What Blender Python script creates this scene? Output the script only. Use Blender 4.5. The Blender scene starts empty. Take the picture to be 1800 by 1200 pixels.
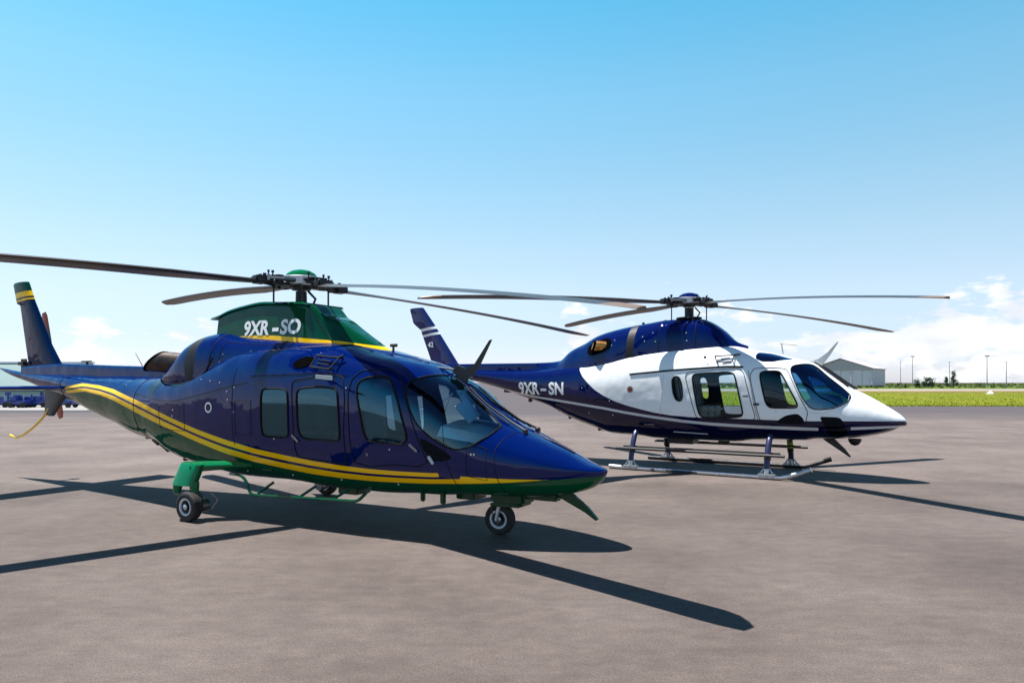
import numpy as np, math
# ---------------------------------------------------------------- loft tables (metres; x forward from the mast, z up)
# x, top z, belly z, z of widest point, half width, exponent of upper half, exponent of lower half
FUS1 = [(-7.35, 1.925, 1.905, 1.915, 0.006, 2.0, 2.0),
(-6.9, 1.88, 1.78, 1.84, 0.07, 2.0, 2.0),
(-6.3, 1.82, 1.66, 1.76, 0.13, 2.1, 2.1),
(-5.8, 1.81, 1.55, 1.71, 0.19, 2.1, 2.1),
(-5.2, 1.8, 1.43, 1.66, 0.27, 2.1, 2.1),
(-4.7, 1.79, 1.30, 1.6, 0.33, 2.1, 2.1),
(-4.1, 1.77, 1.1241, 1.52, 0.39, 2.1, 2.1),
(-3.6, 1.77, 1.0029, 1.46, 0.45, 2.1, 2.1),
(-3.1, 1.76, 0.861, 1.41, 0.52, 2.1, 2.2),
(-2.5, 1.77, 0.7758, 1.35, 0.6, 2.3, 2.3),
(-2.0, 1.8, 0.5881, 1.34, 0.68, 2.5, 2.4),
(-1.5, 1.88, 0.5, 1.31, 0.74, 2.7, 2.45),
(-1.0, 2.02, 0.44, 1.29, 0.78, 2.9, 2.45),
(-0.6, 2.12, 0.42, 1.28, 0.795, 3.0, 2.45),
(0.0, 2.15, 0.42, 1.28, 0.8, 3.1, 2.45),
(1.0, 2.132, 0.3683, 1.28, 0.8, 3.1, 2.45),
(1.44, 2.0337, 0.3691, 1.27, 0.8, 3.1, 2.45),
(1.74, 1.9649, 0.3748, 1.25, 0.8, 3.0, 2.45),
(2.05, 1.885, 0.3953, 1.2, 0.78, 2.8, 2.45),
(2.3, 1.7595, 0.4003, 1.14, 0.765, 2.6, 2.45),
(2.53, 1.6493, 0.4174, 1.07, 0.74, 2.45, 2.45),
(2.83, 1.4187, 0.4441, 0.95, 0.69, 2.3, 2.6),
(3.15, 1.2249, 0.4491, 0.84, 0.61, 2.2, 2.5),
(3.3, 1.1622, 0.4522, 0.82, 0.565, 2.15, 2.4),
(3.53, 1.0651, 0.4693, 0.8, 0.48, 2.1, 2.3),
(3.79, 0.9556, 0.5049, 0.78, 0.36, 2.05, 2.1),
(4.05, 0.8351, 0.58, 0.77, 0.215, 2.0, 2.0),
(4.15, 0.802, 0.65, 0.76, 0.13, 2.0, 2.0),
(4.2, 0.783, 0.715, 0.76, 0.06, 2.0, 2.0),
(4.215, 0.765, 0.755, 0.76, 0.004, 2.0, 2.0)]
FUS2 = [(-7.2, 2.09, 2.075, 2.08, 0.006, 2.0, 2.0),
(-6.9, 2.05, 1.97, 2.01, 0.06, 2.0, 2.0),
(-6.3, 2.0, 1.86, 1.94, 0.12, 2.1, 2.1),
(-5.8, 1.98, 1.78, 1.89, 0.18, 2.1, 2.1),
(-5.2, 1.96, 1.7, 1.84, 0.25, 2.1, 2.1),
(-4.7, 1.95, 1.6, 1.79, 0.3, 2.1, 2.1),
(-4.1, 1.94, 1.44, 1.71, 0.36, 2.1, 2.1),
(-3.6, 1.95, 1.29, 1.65, 0.42, 2.1, 2.1),
(-3.1, 1.98, 1.15, 1.6, 0.49, 2.1, 2.2),
(-2.5, 2.06, 0.888, 1.55, 0.58, 2.3, 2.3),
(-2.0, 2.15, 0.7388, 1.48, 0.67, 2.4, 2.4),
(-1.5, 2.24, 0.6133, 1.45, 0.74, 2.6, 2.5),
(-1.0, 2.32, 0.5957, 1.42, 0.78, 2.8, 2.5),
(-0.6, 2.35, 0.5573, 1.41, 0.795, 2.9, 2.5),
(0.0, 2.36, 0.5516, 1.4, 0.8, 3.0, 2.5),
(0.9, 2.34, 0.5516, 1.4, 0.8, 3.0, 2.5),
(1.29, 2.2571, 0.6042, 1.4, 0.8, 3.0, 2.5),
(1.6, 2.199, 0.6216, 1.36, 0.79, 2.9, 2.5),
(1.94, 2.1052, 0.6266, 1.3, 0.76, 2.7, 2.5),
(2.15, 2.0501, 0.6316, 1.2, 0.735, 2.55, 2.5),
(2.37, 1.9624, 0.6698, 1.16, 0.705, 2.4, 2.5),
(2.58, 1.8032, 0.6748, 1.1, 0.66, 2.3, 2.5),
(2.8, 1.6441, 0.6886, 1.06, 0.61, 2.2, 2.6),
(2.92, 1.5481, 0.7091, 1.04, 0.575, 2.15, 2.5),
(3.05, 1.4911, 0.7242, 1.02, 0.53, 2.1, 2.4),
(3.28, 1.3647, 0.769, 1.0, 0.42, 2.05, 2.2),
(3.55, 1.1909, 0.8576, 0.985, 0.24, 2.0, 2.1),
(3.67, 1.1003, 0.9267, 0.98, 0.14, 2.0, 2.0),
(3.73, 1.03, 0.935, 0.98, 0.06, 2.0, 2.0),
(3.745, 0.985, 0.975, 0.98, 0.004, 2.0, 2.0)]
# engine cowling above the cabin
COWL1 = [(-2.6, 1.62, 1.5, 1.52, 0.1, 2.0, 2.0),
(-2.35, 1.78, 1.5, 1.6, 0.36, 2.3, 2.0),
(-2.15, 1.8159, 1.5, 1.68, 0.49, 2.5, 2.0),
(-2.0, 1.7453, 1.5, 1.72, 0.58, 2.6, 2.0),
(-1.85, 1.8966, 1.5, 1.74, 0.64, 2.7, 2.0),
(-1.68, 2.0953, 1.5, 1.74, 0.68, 2.8, 2.0),
(-1.5, 2.2518, 1.5, 1.74, 0.7, 2.9, 2.0),
(-1.3, 2.315, 1.5, 1.72, 0.7, 3.0, 2.0),
(-1.05, 2.3427, 1.5, 1.7, 0.68, 3.0, 2.0),
(-0.7, 2.29, 1.5, 1.65, 0.63, 3.2, 2.0),
(-0.1, 2.235, 1.5, 1.6, 0.59, 3.5, 2.0),
(0.4, 2.19, 1.5, 1.6, 0.57, 3.6, 2.0),
(1.0, 2.13, 1.5, 1.6, 0.54, 3.6, 2.0),
(1.44, 2.05, 1.5, 1.6, 0.44, 3.5, 2.0),
(1.7, 1.99, 1.5, 1.6, 0.3, 3.0, 2.0),
(1.95, 1.92, 1.5, 1.6, 0.1, 2.5, 2.0)]
COWL2 = [(-3.6, 2.09, 1.6, 1.7, 0.12, 2.4, 2.0),
(-3.15, 2.1, 1.5, 1.6, 0.19, 2.2, 2.0),
(-2.85, 2.135, 1.5, 1.6, 0.3, 2.2, 2.0),
(-2.55, 2.3425, 1.5, 1.7, 0.4, 2.3, 2.0),
(-2.2, 2.4927, 1.6, 1.75, 0.48, 2.4, 2.0),
(-1.85, 2.655, 1.7, 1.85, 0.55, 2.5, 2.0),
(-1.3, 2.7765, 1.85, 1.95, 0.6, 2.6, 2.0),
(-0.84, 2.8379, 1.9, 2.0, 0.59, 2.8, 2.0),
(-0.3, 2.894, 1.9, 2.0, 0.55, 3.0, 2.0),
(0.0, 2.8911, 1.9, 2.0, 0.52, 3.0, 2.0),
(0.3, 2.8752, 1.9, 2.0, 0.47, 3.0, 2.0),
(0.44, 2.8227, 1.9, 2.0, 0.44, 3.0, 2.0),
(0.7, 2.644, 1.9, 2.0, 0.36, 2.8, 2.0),
(0.95, 2.4163, 1.9, 2.0, 0.22, 2.5, 2.0),
(1.14, 2.34, 1.9, 2.0, 0.06, 2.2, 2.0)]
# mast fairing of the first helicopter
MAST1 = [(-1.2, 2.5447, 1.85, 1.95, 0.4, 0.31, 2.0),
(-1.02, 2.6004, 1.85, 1.95, 0.41, 0.31, 2.0),
(-0.73, 2.6493, 1.85, 1.95, 0.42, 0.31, 2.0),
(-0.38, 2.6828, 1.85, 1.95, 0.42, 0.31, 2.0),
(-0.05, 2.6662, 1.85, 1.95, 0.42, 0.31, 2.0),
(0.39, 2.6394, 1.85, 1.95, 0.42, 0.29, 2.0),
(0.6, 2.4898, 1.85, 1.95, 0.42, 0.25, 2.0),
(0.75, 2.4317, 1.85, 1.95, 0.415, 0.19, 2.0),
(0.95, 2.3167, 1.85, 1.95, 0.4, 0.15, 2.0),
(1.15, 2.1989, 1.85, 1.95, 0.37, 0.13, 2.0),
(1.33, 2.1031, 1.85, 1.95, 0.3, 0.1, 2.0),
(1.45, 2.05, 1.85, 1.95, 0.2, 0.06, 2.0),
(1.53, 2.0, 1.85, 1.95, 0.03, 0.01, 2.0)]
class Loft:
    """half sections of a fuselage: pos(x, t), t = 0 at the keel, 1 at the top, by arc length"""
    def __init__(s, tab, M=130):
        T=np.array(sorted(tab)); s.X=T[:,0]; s.T=T; s.M=M
        s.m=[s._slopes(T[:,0],T[:,k]) for k in range(1,7)]
    @staticmethod
    def _slopes(x,y):                                   # monotone cubic slopes
        h=np.diff(x); d=np.diff(y)/h; m=np.zeros(len(x)); m[0]=d[0]; m[-1]=d[-1]
        for i in range(1,len(x)-1):
            if d[i-1]*d[i]>0:
                w1=2*h[i]+h[i-1]; w2=h[i]+2*h[i-1]; m[i]=(w1+w2)/(w1/d[i-1]+w2/d[i])
        return m
    def par(s,x):
        x=np.clip(np.asarray(x,float),s.X[0],s.X[-1]); i=np.clip(np.searchsorted(s.X,x)-1,0,len(s.X)-2)
        h=s.X[i+1]-s.X[i]; u=(x-s.X[i])/h; out=[]
        for k in range(6):
            y0,y1=s.T[i,k+1],s.T[i+1,k+1]; m0,m1=s.m[k][i]*h,s.m[k][i+1]*h
            out.append((2*u**3-3*u**2+1)*y0+(u**3-2*u**2+u)*m0+(-2*u**3+3*u**2)*y1+(u**3-u**2)*m1)
        return out
    def half(s,x,z):                                    # half width at height z
        zt,zb,zm,w,nt,nb=s.par(x)
        up=z>=zm
        q=np.where(up,(z-zm)/np.maximum(zt-zm,1e-6),(zm-z)/np.maximum(zm-zb,1e-6)); n=np.where(up,nt,nb)
        q=np.clip(q,0,None)
        return np.where(q<1,w*np.clip(1-np.clip(q,0,1)**n,0,None)**(1/n),-1.0)
    def section(s,x,K=240):                             # points along the half section with arc parameter
        zt,zb,zm,w,nt,nb=[float(v) for v in s.par(x)]
        a=np.linspace(0,math.pi/2,K)
        ca,sa=np.abs(np.cos(a)),np.abs(np.sin(a))
        # lower: from the keel (y=0) out to the widest point
        yl=w*sa**(2/nb); zl=zm-(zm-zb)*ca**(2/nb)
        yu=w*ca**(2/nt); zu=zm+(zt-zm)*sa**(2/nt)
        y=np.concatenate([yl,yu[1:]]); z=np.concatenate([zl,zu[1:]])
        d=np.concatenate([[0],np.cumsum(np.hypot(np.diff(y),np.diff(z)))])
        return y,z,d
    def pos(s,x,t):
        y,z,d=s.section(x); q=t*d[-1]
        return float(np.interp(q,d,y)),float(np.interp(q,d,z))
    def tz(s,x,y,z):                                    # arc parameter of a point on the section
        Y,Z,d=s.section(x); i=int(np.argmin((Y-abs(y))**2+(Z-z)**2)); return float(d[i]/d[-1])
class Wedge(Loft):
    """flat sided fairing: the two half widths are those at the foot and at the top edge"""
    def half(s,x,z):
        zt,zb,zm,wb,wt,_=s.par(x); q=np.clip((z-zb)/np.maximum(zt-zb,1e-6),0,1.0001); w=wb+(wt-wb)*q
        r=.05; d=(zt-z)/r; w=np.where(d<1,w-r*.8*(1-np.sqrt(np.clip(1-(1-np.clip(d,0,1))**2,0,1))),w); return np.where((z<=zt)&(z>=zb),w,-1.0)
    def section(s,x,K=240):
        zt,zb,zm,wb,wt,_=[float(v) for v in s.par(x)]
        z=np.concatenate([[zb],np.linspace(zb,zt-.05,30),zt-.05+.05*np.sin(np.linspace(0,math.pi/2,12))[1:]]); z=np.minimum(z,zt)
        y=np.concatenate([[0],s.half(np.full(len(z)-1,x),z[1:])]); y=np.append(np.clip(y,0,None),0); z=np.append(z,zt+.004)
        d=np.concatenate([[0],np.cumsum(np.hypot(np.diff(y),np.diff(z)))]); return y,z,d
PO={"window_rear1": [[0.149, 0.5846], [0.192, 0.6017], [0.528, 0.6047], [0.587, 0.5886], [0.602, 0.4195], [0.55, 0.4007], [0.204, 0.3962], [0.154, 0.4115]], "window_cabin1": [[0.722, 0.5924], [0.78, 0.6115], [1.293, 0.6252], [1.349, 0.6092], [1.383, 0.4318], [1.336, 0.4115], [0.855, 0.4031], [0.756, 0.4209]], "window_crew1": [[1.598, 0.6418], [1.632, 0.674], [1.707, 0.6937], [1.918, 0.722], [1.993, 0.7135], [2.15, 0.6316], [2.272, 0.5124], [2.278, 0.4783], [2.203, 0.449], [1.814, 0.432], [1.734, 0.4485], [1.658, 0.567]], "windshield1": [[2.18, 0.7279], [2.23, 0.7779], [2.316, 0.8943], [2.355, 1.0], [2.505, 0.9759], [2.751, 0.9437], [2.979, 0.8939], [3.125, 0.8489], [3.145, 0.8015], [3.12, 0.6892], [3.001, 0.5831], [2.864, 0.5304], [2.71, 0.516], [2.549, 0.5285], [2.394, 0.5649], [2.285, 0.6291], [2.206, 0.6822]], "roof_window1": [[1.774, 0.8373], [1.696, 0.941], [1.942, 0.9675], [2.092, 0.9698], [2.144, 0.887], [1.986, 0.8068]], "chin_window1": [[2.417, 0.5071], [2.504, 0.5087], [2.772, 0.4907], [2.802, 0.4729], [2.67, 0.4294], [2.551, 0.4205], [2.48, 0.4549]], "door_cabin1": [[0.639, 0.6431], [1.391, 0.6824], [1.452, 0.5924], [1.421, 0.3118], [0.669, 0.3197], [0.675, 0.473]], "door_crew1": [[1.495, 0.6184], [1.524, 0.6784], [1.616, 0.7236], [1.943, 0.7659], [2.097, 0.7373], [2.302, 0.6056], [2.513, 0.4041], [2.381, 0.3681], [1.731, 0.3195], [1.519, 0.3311], [1.519, 0.4579]], "window_rear2": [[-0.058, 0.5877], [0.005, 0.6095], [0.083, 0.6025], [0.13, 0.5574], [0.153, 0.4706], [0.11, 0.4448], [0.022, 0.4534], [-0.033, 0.5006]], "window_cabin2": [[0.321, 0.605], [0.383, 0.6253], [1.034, 0.6397], [1.108, 0.6203], [1.248, 0.3856], [1.212, 0.3499], [0.523, 0.3394], [0.445, 0.3661]], "window_crew2": [[1.526, 0.6432], [1.569, 0.6659], [1.824, 0.6947], [1.883, 0.6796], [2.154, 0.493], [2.136, 0.4587], [1.724, 0.4292], [1.64, 0.451]], "windshield2": [[2.006, 0.7293], [2.028, 0.7761], [2.161, 0.834], [2.303, 0.8923], [2.469, 0.8598], [2.747, 0.8145], [2.946, 0.765], [2.904, 0.6484], [2.744, 0.5474], [2.489, 0.4815], [2.359, 0.47], [2.243, 0.5292], [2.128, 0.6186]], "roof_window2": [[1.403, 0.7937], [1.42, 0.8632], [1.655, 0.898], [2.062, 0.8914], [1.726, 0.7627], [1.545, 0.7401], [1.432, 0.7566]], "chin_window2": [[1.806, 0.3409], [1.952, 0.3907], [2.154, 0.4237], [2.234, 0.3948], [2.265, 0.3555], [2.035, 0.3338], [1.83, 0.3256]], "chin_window_front2": [[2.489, 0.4281], [2.789, 0.4699], [2.856, 0.4371], [2.924, 0.2896], [2.652, 0.1831], [2.586, 0.3412]], "door_cabin2": [[0.177, 0.6316], [1.238, 0.6704], [1.473, 0.3342], [0.412, 0.3226]], "door_crew2": [[1.364, 0.6281], [1.423, 0.6779], [1.951, 0.7321], [2.315, 0.4417], [2.273, 0.3465], [1.544, 0.3117]], "grille1": [[-1.43, 0.94], [-1.27, 0.95], [-1.19, 0.56], [-1.2, 0.4], [-1.36, 0.4], [-1.39, 0.6]], "stripe1": [[-4.495, 1.502], [-4.084, 1.523], [-3.634, 1.476], [-3.187, 1.398], [-2.38, 1.198], [-1.643, 1.039], [-1.049, 0.892], [-0.553, 0.768], [-0.101, 0.688], [0.344, 0.633], [0.786, 0.591], [1.21, 0.57], [1.623, 0.564], [2.011, 0.57], [2.471, 0.59], [2.972, 0.625], [3.392, 0.655], [3.768, 0.691], [4.019, 0.709]], "stripe1t": [[-4.668, 1.59], [-4.247, 1.644], [-3.723, 1.611], [-3.254, 1.554], [-2.361, 1.372], [-1.609, 1.191], [-0.995, 1.049], [-0.472, 0.939], [-0.001, 0.853], [0.456, 0.799], [0.894, 0.754], [1.311, 0.723], [1.716, 0.708], [2.094, 0.704], [2.535, 0.712]], "b2": [[-2.124, 1.917], [-2.008, 1.776], [-1.88, 1.66], [-1.695, 1.512], [-1.496, 1.401], [-1.241, 1.292], [-0.996, 1.219], [-0.699, 1.148], [-0.414, 1.089], [-0.08, 1.043], [0.3, 1.02], [0.877, 1.015], [1.474, 1.011], [2.132, 0.999], [2.831, 1.014], [3.321, 1.019], [3.699, 1.017]], "b2t": [[-2.124, 1.917], [-2.18, 2.038]], "s2": [[-3.299, 1.352], [-2.352, 1.249], [-1.508, 1.152], [-1.008, 1.074], [-0.424, 1.001], [0.127, 0.941], [0.656, 0.903], [1.456, 0.876], [2.521, 0.86], [2.993, 0.892], [3.631, 0.92]]}
SKY_STRENGTH=.10; SKY_SAT=1.15; SKY_HUE=.5; SUN_E=5.0; EXPO=1.1
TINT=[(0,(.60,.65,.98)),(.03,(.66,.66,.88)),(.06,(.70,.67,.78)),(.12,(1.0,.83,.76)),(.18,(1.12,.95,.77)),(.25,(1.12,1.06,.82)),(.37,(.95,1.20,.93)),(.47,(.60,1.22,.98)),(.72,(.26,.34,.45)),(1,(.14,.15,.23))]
CLOUD_LOC=(.35,.1,.0); CLOUD_D=(4.2,4.3,4.6); CLOUD_B=(5.4,5.4,5.4); CLOUD_SC=10.5; CLOUD_T=(1.065,1.15)
AZ=[(-.60,-.03),(-.50,.0),(-.40,.0),(-.30,-.05),(-.05,-.06),(.10,-.02),(.20,.04),(.30,.03),(.38,-.04),(.45,-.02),(.50,.06),(.56,.10),(.65,.04)]
import bpy, bmesh, random
from mathutils import Vector, Matrix
from mathutils import noise as mnoise
R=math.radians
scene=bpy.context.scene
col=scene.collection
# ------------------------------------------------------------------ materials
def new_mat(name):
    m=bpy.data.materials.new(name); m.use_nodes=True; nt=m.node_tree; nt.nodes.clear()
    o=nt.nodes.new('ShaderNodeOutputMaterial'); return m,nt,o
def pbr(name,c,rough=.5,metal=0,coat=0,bump=0,bscale=40,var=0,spec=.5,coat_rough=.03,inner=None):
    m,nt,o=new_mat(name); b=nt.nodes.new('ShaderNodeBsdfPrincipled')
    b.inputs['Base Color'].default_value=(*c,1); b.inputs['Roughness'].default_value=rough; b.inputs['Metallic'].default_value=metal
    b.inputs['Coat Weight'].default_value=coat; b.inputs['Coat Roughness'].default_value=coat_rough; b.inputs['Specular IOR Level'].default_value=spec
    if var or bump:
        tc=nt.nodes.new('ShaderNodeTexCoord'); n=nt.nodes.new('ShaderNodeTexNoise'); n.inputs['Scale'].default_value=bscale; n.inputs['Detail'].default_value=6
        nt.links.new(tc.outputs['Object'],n.inputs['Vector'])
        if var:
            mr=nt.nodes.new('ShaderNodeMapRange'); mr.inputs[1].default_value=.3; mr.inputs[2].default_value=.7; mr.inputs[3].default_value=1-var; mr.inputs[4].default_value=1+var
            nt.links.new(n.outputs['Fac'],mr.inputs[0])
            mx=nt.nodes.new('ShaderNodeVectorMath'); mx.operation='SCALE'; mx.inputs[0].default_value=c; nt.links.new(mr.outputs[0],mx.inputs['Scale']); nt.links.new(mx.outputs[0],b.inputs['Base Color'])
        if bump:
            bp=nt.nodes.new('ShaderNodeBump'); bp.inputs['Strength'].default_value=bump; bp.inputs['Distance'].default_value=.01
            nt.links.new(n.outputs['Fac'],bp.inputs['Height']); nt.links.new(bp.outputs[0],b.inputs['Normal'])
    nt.links.new(b.outputs[0],o.inputs[0]); return m
def paint(name,base,layers,coat=1.0,rough=.35,metal=.0,inner=(.035,.035,.04)):
    """gloss paint; layers = [(attribute, colour)] painted where the attribute is positive; the inside of the shell is trim"""
    m,nt,o=new_mat(name); N=nt.nodes; L=nt.links
    b=N.new('ShaderNodeBsdfPrincipled'); b.inputs['Roughness'].default_value=rough; b.inputs['Metallic'].default_value=metal
    b.inputs['Coat Weight'].default_value=coat; b.inputs['Coat Roughness'].default_value=.008; b.inputs['Coat IOR'].default_value=1.40; b.inputs['Specular IOR Level'].default_value=.0
    cur=None; rgb=N.new('ShaderNodeRGB'); rgb.outputs[0].default_value=(*base,1); cur=rgb.outputs[0]
    for att,c in layers:
        a=N.new('ShaderNodeAttribute'); a.attribute_name=att
        mr=N.new('ShaderNodeMapRange'); mr.inputs[1].default_value=.0; mr.inputs[2].default_value=.003; L.new(a.outputs['Fac'],mr.inputs[0])
        mx=N.new('ShaderNodeMix'); mx.data_type='RGBA'; L.new(mr.outputs[0],mx.inputs['Factor']); L.new(cur,mx.inputs['A']); mx.inputs['B'].default_value=(*c,1); cur=mx.outputs['Result']
    # faint dust and wear of the paint
    tc=N.new('ShaderNodeTexCoord'); n=N.new('ShaderNodeTexNoise'); n.inputs['Scale'].default_value=3; n.inputs['Detail'].default_value=8; L.new(tc.outputs['Object'],n.inputs['Vector'])
    mr=N.new('ShaderNodeMapRange'); mr.inputs[1].default_value=.45; mr.inputs[2].default_value=.75; mr.inputs[3].default_value=rough; mr.inputs[4].default_value=rough+.15; L.new(n.outputs['Fac'],mr.inputs[0]); L.new(mr.outputs[0],b.inputs['Roughness'])
    # the slightly wavy skin of riveted panels
    n2=N.new('ShaderNodeTexNoise'); n2.inputs['Scale'].default_value=3.2; n2.inputs['Detail'].default_value=1.5; L.new(tc.outputs['Object'],n2.inputs['Vector'])
    bp=N.new('ShaderNodeBump'); bp.inputs['Strength'].default_value=.5; bp.inputs['Distance'].default_value=.03; L.new(n2.outputs['Fac'],bp.inputs['Height']); L.new(bp.outputs[0],b.inputs['Normal']); L.new(bp.outputs[0],b.inputs['Coat Normal'])
    L.new(cur,b.inputs['Base Color'])
    d=N.new('ShaderNodeBsdfDiffuse'); d.inputs[0].default_value=(*inner,1)
    g=N.new('ShaderNodeNewGeometry'); ms=N.new('ShaderNodeMixShader'); L.new(g.outputs['Backfacing'],ms.inputs[0]); L.new(b.outputs[0],ms.inputs[1]); L.new(d.outputs[0],ms.inputs[2]); L.new(ms.outputs[0],o.inputs[0])
    return m
def glass(name,tint,refl=1.55,extra=.0,gc=(.62,.84,1)):
    m,nt,o=new_mat(name); N=nt.nodes; L=nt.links
    t=N.new('ShaderNodeBsdfTransparent'); t.inputs[0].default_value=(*tint,1)
    g=N.new('ShaderNodeBsdfGlossy'); g.inputs['Roughness'].default_value=.015; g.inputs['Color'].default_value=(*gc,1)
    f=N.new('ShaderNodeFresnel'); f.inputs['IOR'].default_value=refl
    ad=N.new('ShaderNodeMath'); ad.operation='ADD'; ad.use_clamp=True; ad.inputs[1].default_value=extra; L.new(f.outputs[0],ad.inputs[0])
    ms=N.new('ShaderNodeMixShader'); L.new(ad.outputs[0],ms.inputs[0]); L.new(t.outputs[0],ms.inputs[1]); L.new(g.outputs[0],ms.inputs[2]); L.new(ms.outputs[0],o.inputs[0])
    return m
BLUE1=(.0003,.0075,.080); GREEN1=(.001,.075,.030); YEL=(.97,.56,.003)
BLUE2=(.0006,.005,.062); DARK_REFL2=(.002,.0025,.034); WHITE=(.82,.84,.85); SILV=(.55,.58,.62)
M={}
M['paint1']=paint('blue_green_yellow_paint',BLUE1,[('green',GREEN1),('yellow',YEL)],metal=.0)
M['blue1']=paint('deep_blue_paint',BLUE1,[],metal=.0)
M['green1']=paint('green_paint',(.001,.05,.022),[('yellow',YEL)])
M['gear_green']=paint('gear_green_paint',(.002,.12,.045),[])
M['fin1']=paint('fin_paint',(.001,.012,.052),[('green',(.001,.05,.03)),('yellow',YEL)],coat=.45)
M['paint2']=paint('white_blue_paint_dark_reflection',BLUE2,[('navy',DARK_REFL2),('white',WHITE),('stripe',SILV)])  # navy layer is a dark reflection painted over the blue, not a second paint
M['blue2']=paint('royal_blue_paint',(.0008,.006,.070),[])
M['fin2']=paint('fin_navy_paint',(.012,.02,.12),[('white',WHITE)])
M['white']=paint('white_paint',WHITE,[])
M['glass1']=glass('blue_tinted_glazing',(.40,.60,.74),1.5,.07,(.34,.74,1))
M['wind1']=glass('windshield_glazing',(.72,.92,.98),1.5,.06,(.5,.82,1))
M['glass2']=glass('clear_blue_glazing',(.74,.87,.93),1.45,.01)
M['wind2']=glass('blue_windshield_glazing',(.12,.38,.72),1.55,.12,(.35,.7,1))
M['smoke']=glass('smoked_glazing',(.03,.04,.06),1.35,.0,(.4,.6,1))
M['roofglass']=glass('roof_glazing',(.10,.28,.5),1.5,.22,(.30,.62,.95))
M['rubber']=pbr('black_rubber',(.010,.010,.011),.8,spec=.15,bump=.2,bscale=60)
M['void']=pbr('unlit_hollow',(.003,.003,.003),1,spec=0)
M['card']=pbr('pale_dash_cover',(.62,.66,.66),.8)
M['tyre']=pbr('tyre_rubber',(.02,.019,.018),.85,var=.5,bscale=14,bump=.3)
M['black']=pbr('black_satin_paint',(.012,.012,.014),.45)
M['dark']=pbr('dark_metal',(.03,.03,.034),.5,.6,var=.4,bscale=25)
M['seam']=pbr('panel_seam',(.006,.007,.012),.7,spec=.2)
M['steel']=pbr('brushed_steel',(.26,.26,.27),.36,.9,var=.25,bscale=30)
M['alu']=pbr('bright_alloy',(.50,.51,.54),.38,.8,var=.15,bscale=20)
M['rim']=pbr('painted_rim',(.55,.57,.60),.4,.2)
M['brass']=pbr('heat_tinted_exhaust_metal',(.45,.22,.06),.35,.9,var=.5,bscale=9)
M['navytube']=pbr('navy_painted_tube',(.03,.034,.09),.35,.4)
M['olive']=pbr('yellow_green_webbing',(.30,.36,.03),.8)
M['exh']=pbr('burnt_exhaust_metal',(.045,.030,.024),.45,.6,var=.5,bscale=8)
M['blade']=pbr('grey_composite_blade',(.022,.020,.020),.38,var=.25,bscale=6)
M['bladetip']=pbr('blade_tip_ground_reflection',(.13,.08,.05),.5)  # tan of the ground's reflection painted into the tip colour
M['orange']=pbr('red_orange_blade_tip',(.42,.06,.02),.5)
M['yellow']=pbr('yellow_paint',YEL,.35,coat=.5)
M['trim']=pbr('cabin_trim',(.10,.105,.115),.8,var=.2,bscale=12)
M['trimlight']=pbr('pale_cabin_lining',(.38,.40,.42),.7)
M['leather']=pbr('dark_seat_leather',(.035,.035,.045),.45,bump=.2,bscale=30)
M['leather2']=pbr('pale_seat_leather',(.40,.39,.37),.5,bump=.2,bscale=30)
M['paper']=pbr('white_card',(.88,.88,.88),.7)
M['maroon']=pbr('brown_cap',(.16,.03,.015),.5)
M['greytext']=pbr('white_lettering',(.80,.83,.84),.45)
M['reflector']=pbr('pale_decal',(.5,.52,.54),.5)
def grille_mat():
    m,nt,o=new_mat('intake_mesh'); N=nt.nodes;L=nt.links
    tc=N.new('ShaderNodeTexCoord'); v=N.new('ShaderNodeTexVoronoi'); v.inputs['Scale'].default_value=95; L.new(tc.outputs['Object'],v.inputs['Vector'])
    cr=N.new('ShaderNodeValToRGB'); cr.color_ramp.elements[0].position=.35; cr.color_ramp.elements[0].color=(.004,.004,.005,1); cr.color_ramp.elements[1].position=.6; cr.color_ramp.elements[1].color=(.016,.016,.02,1); L.new(v.outputs['Distance'],cr.inputs[0])
    b=N.new('ShaderNodeBsdfPrincipled'); b.inputs['Metallic'].default_value=.5; b.inputs['Roughness'].default_value=.5; L.new(cr.outputs[0],b.inputs['Base Color']); L.new(b.outputs[0],o.inputs[0]); return m
M['grille']=grille_mat()
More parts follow.
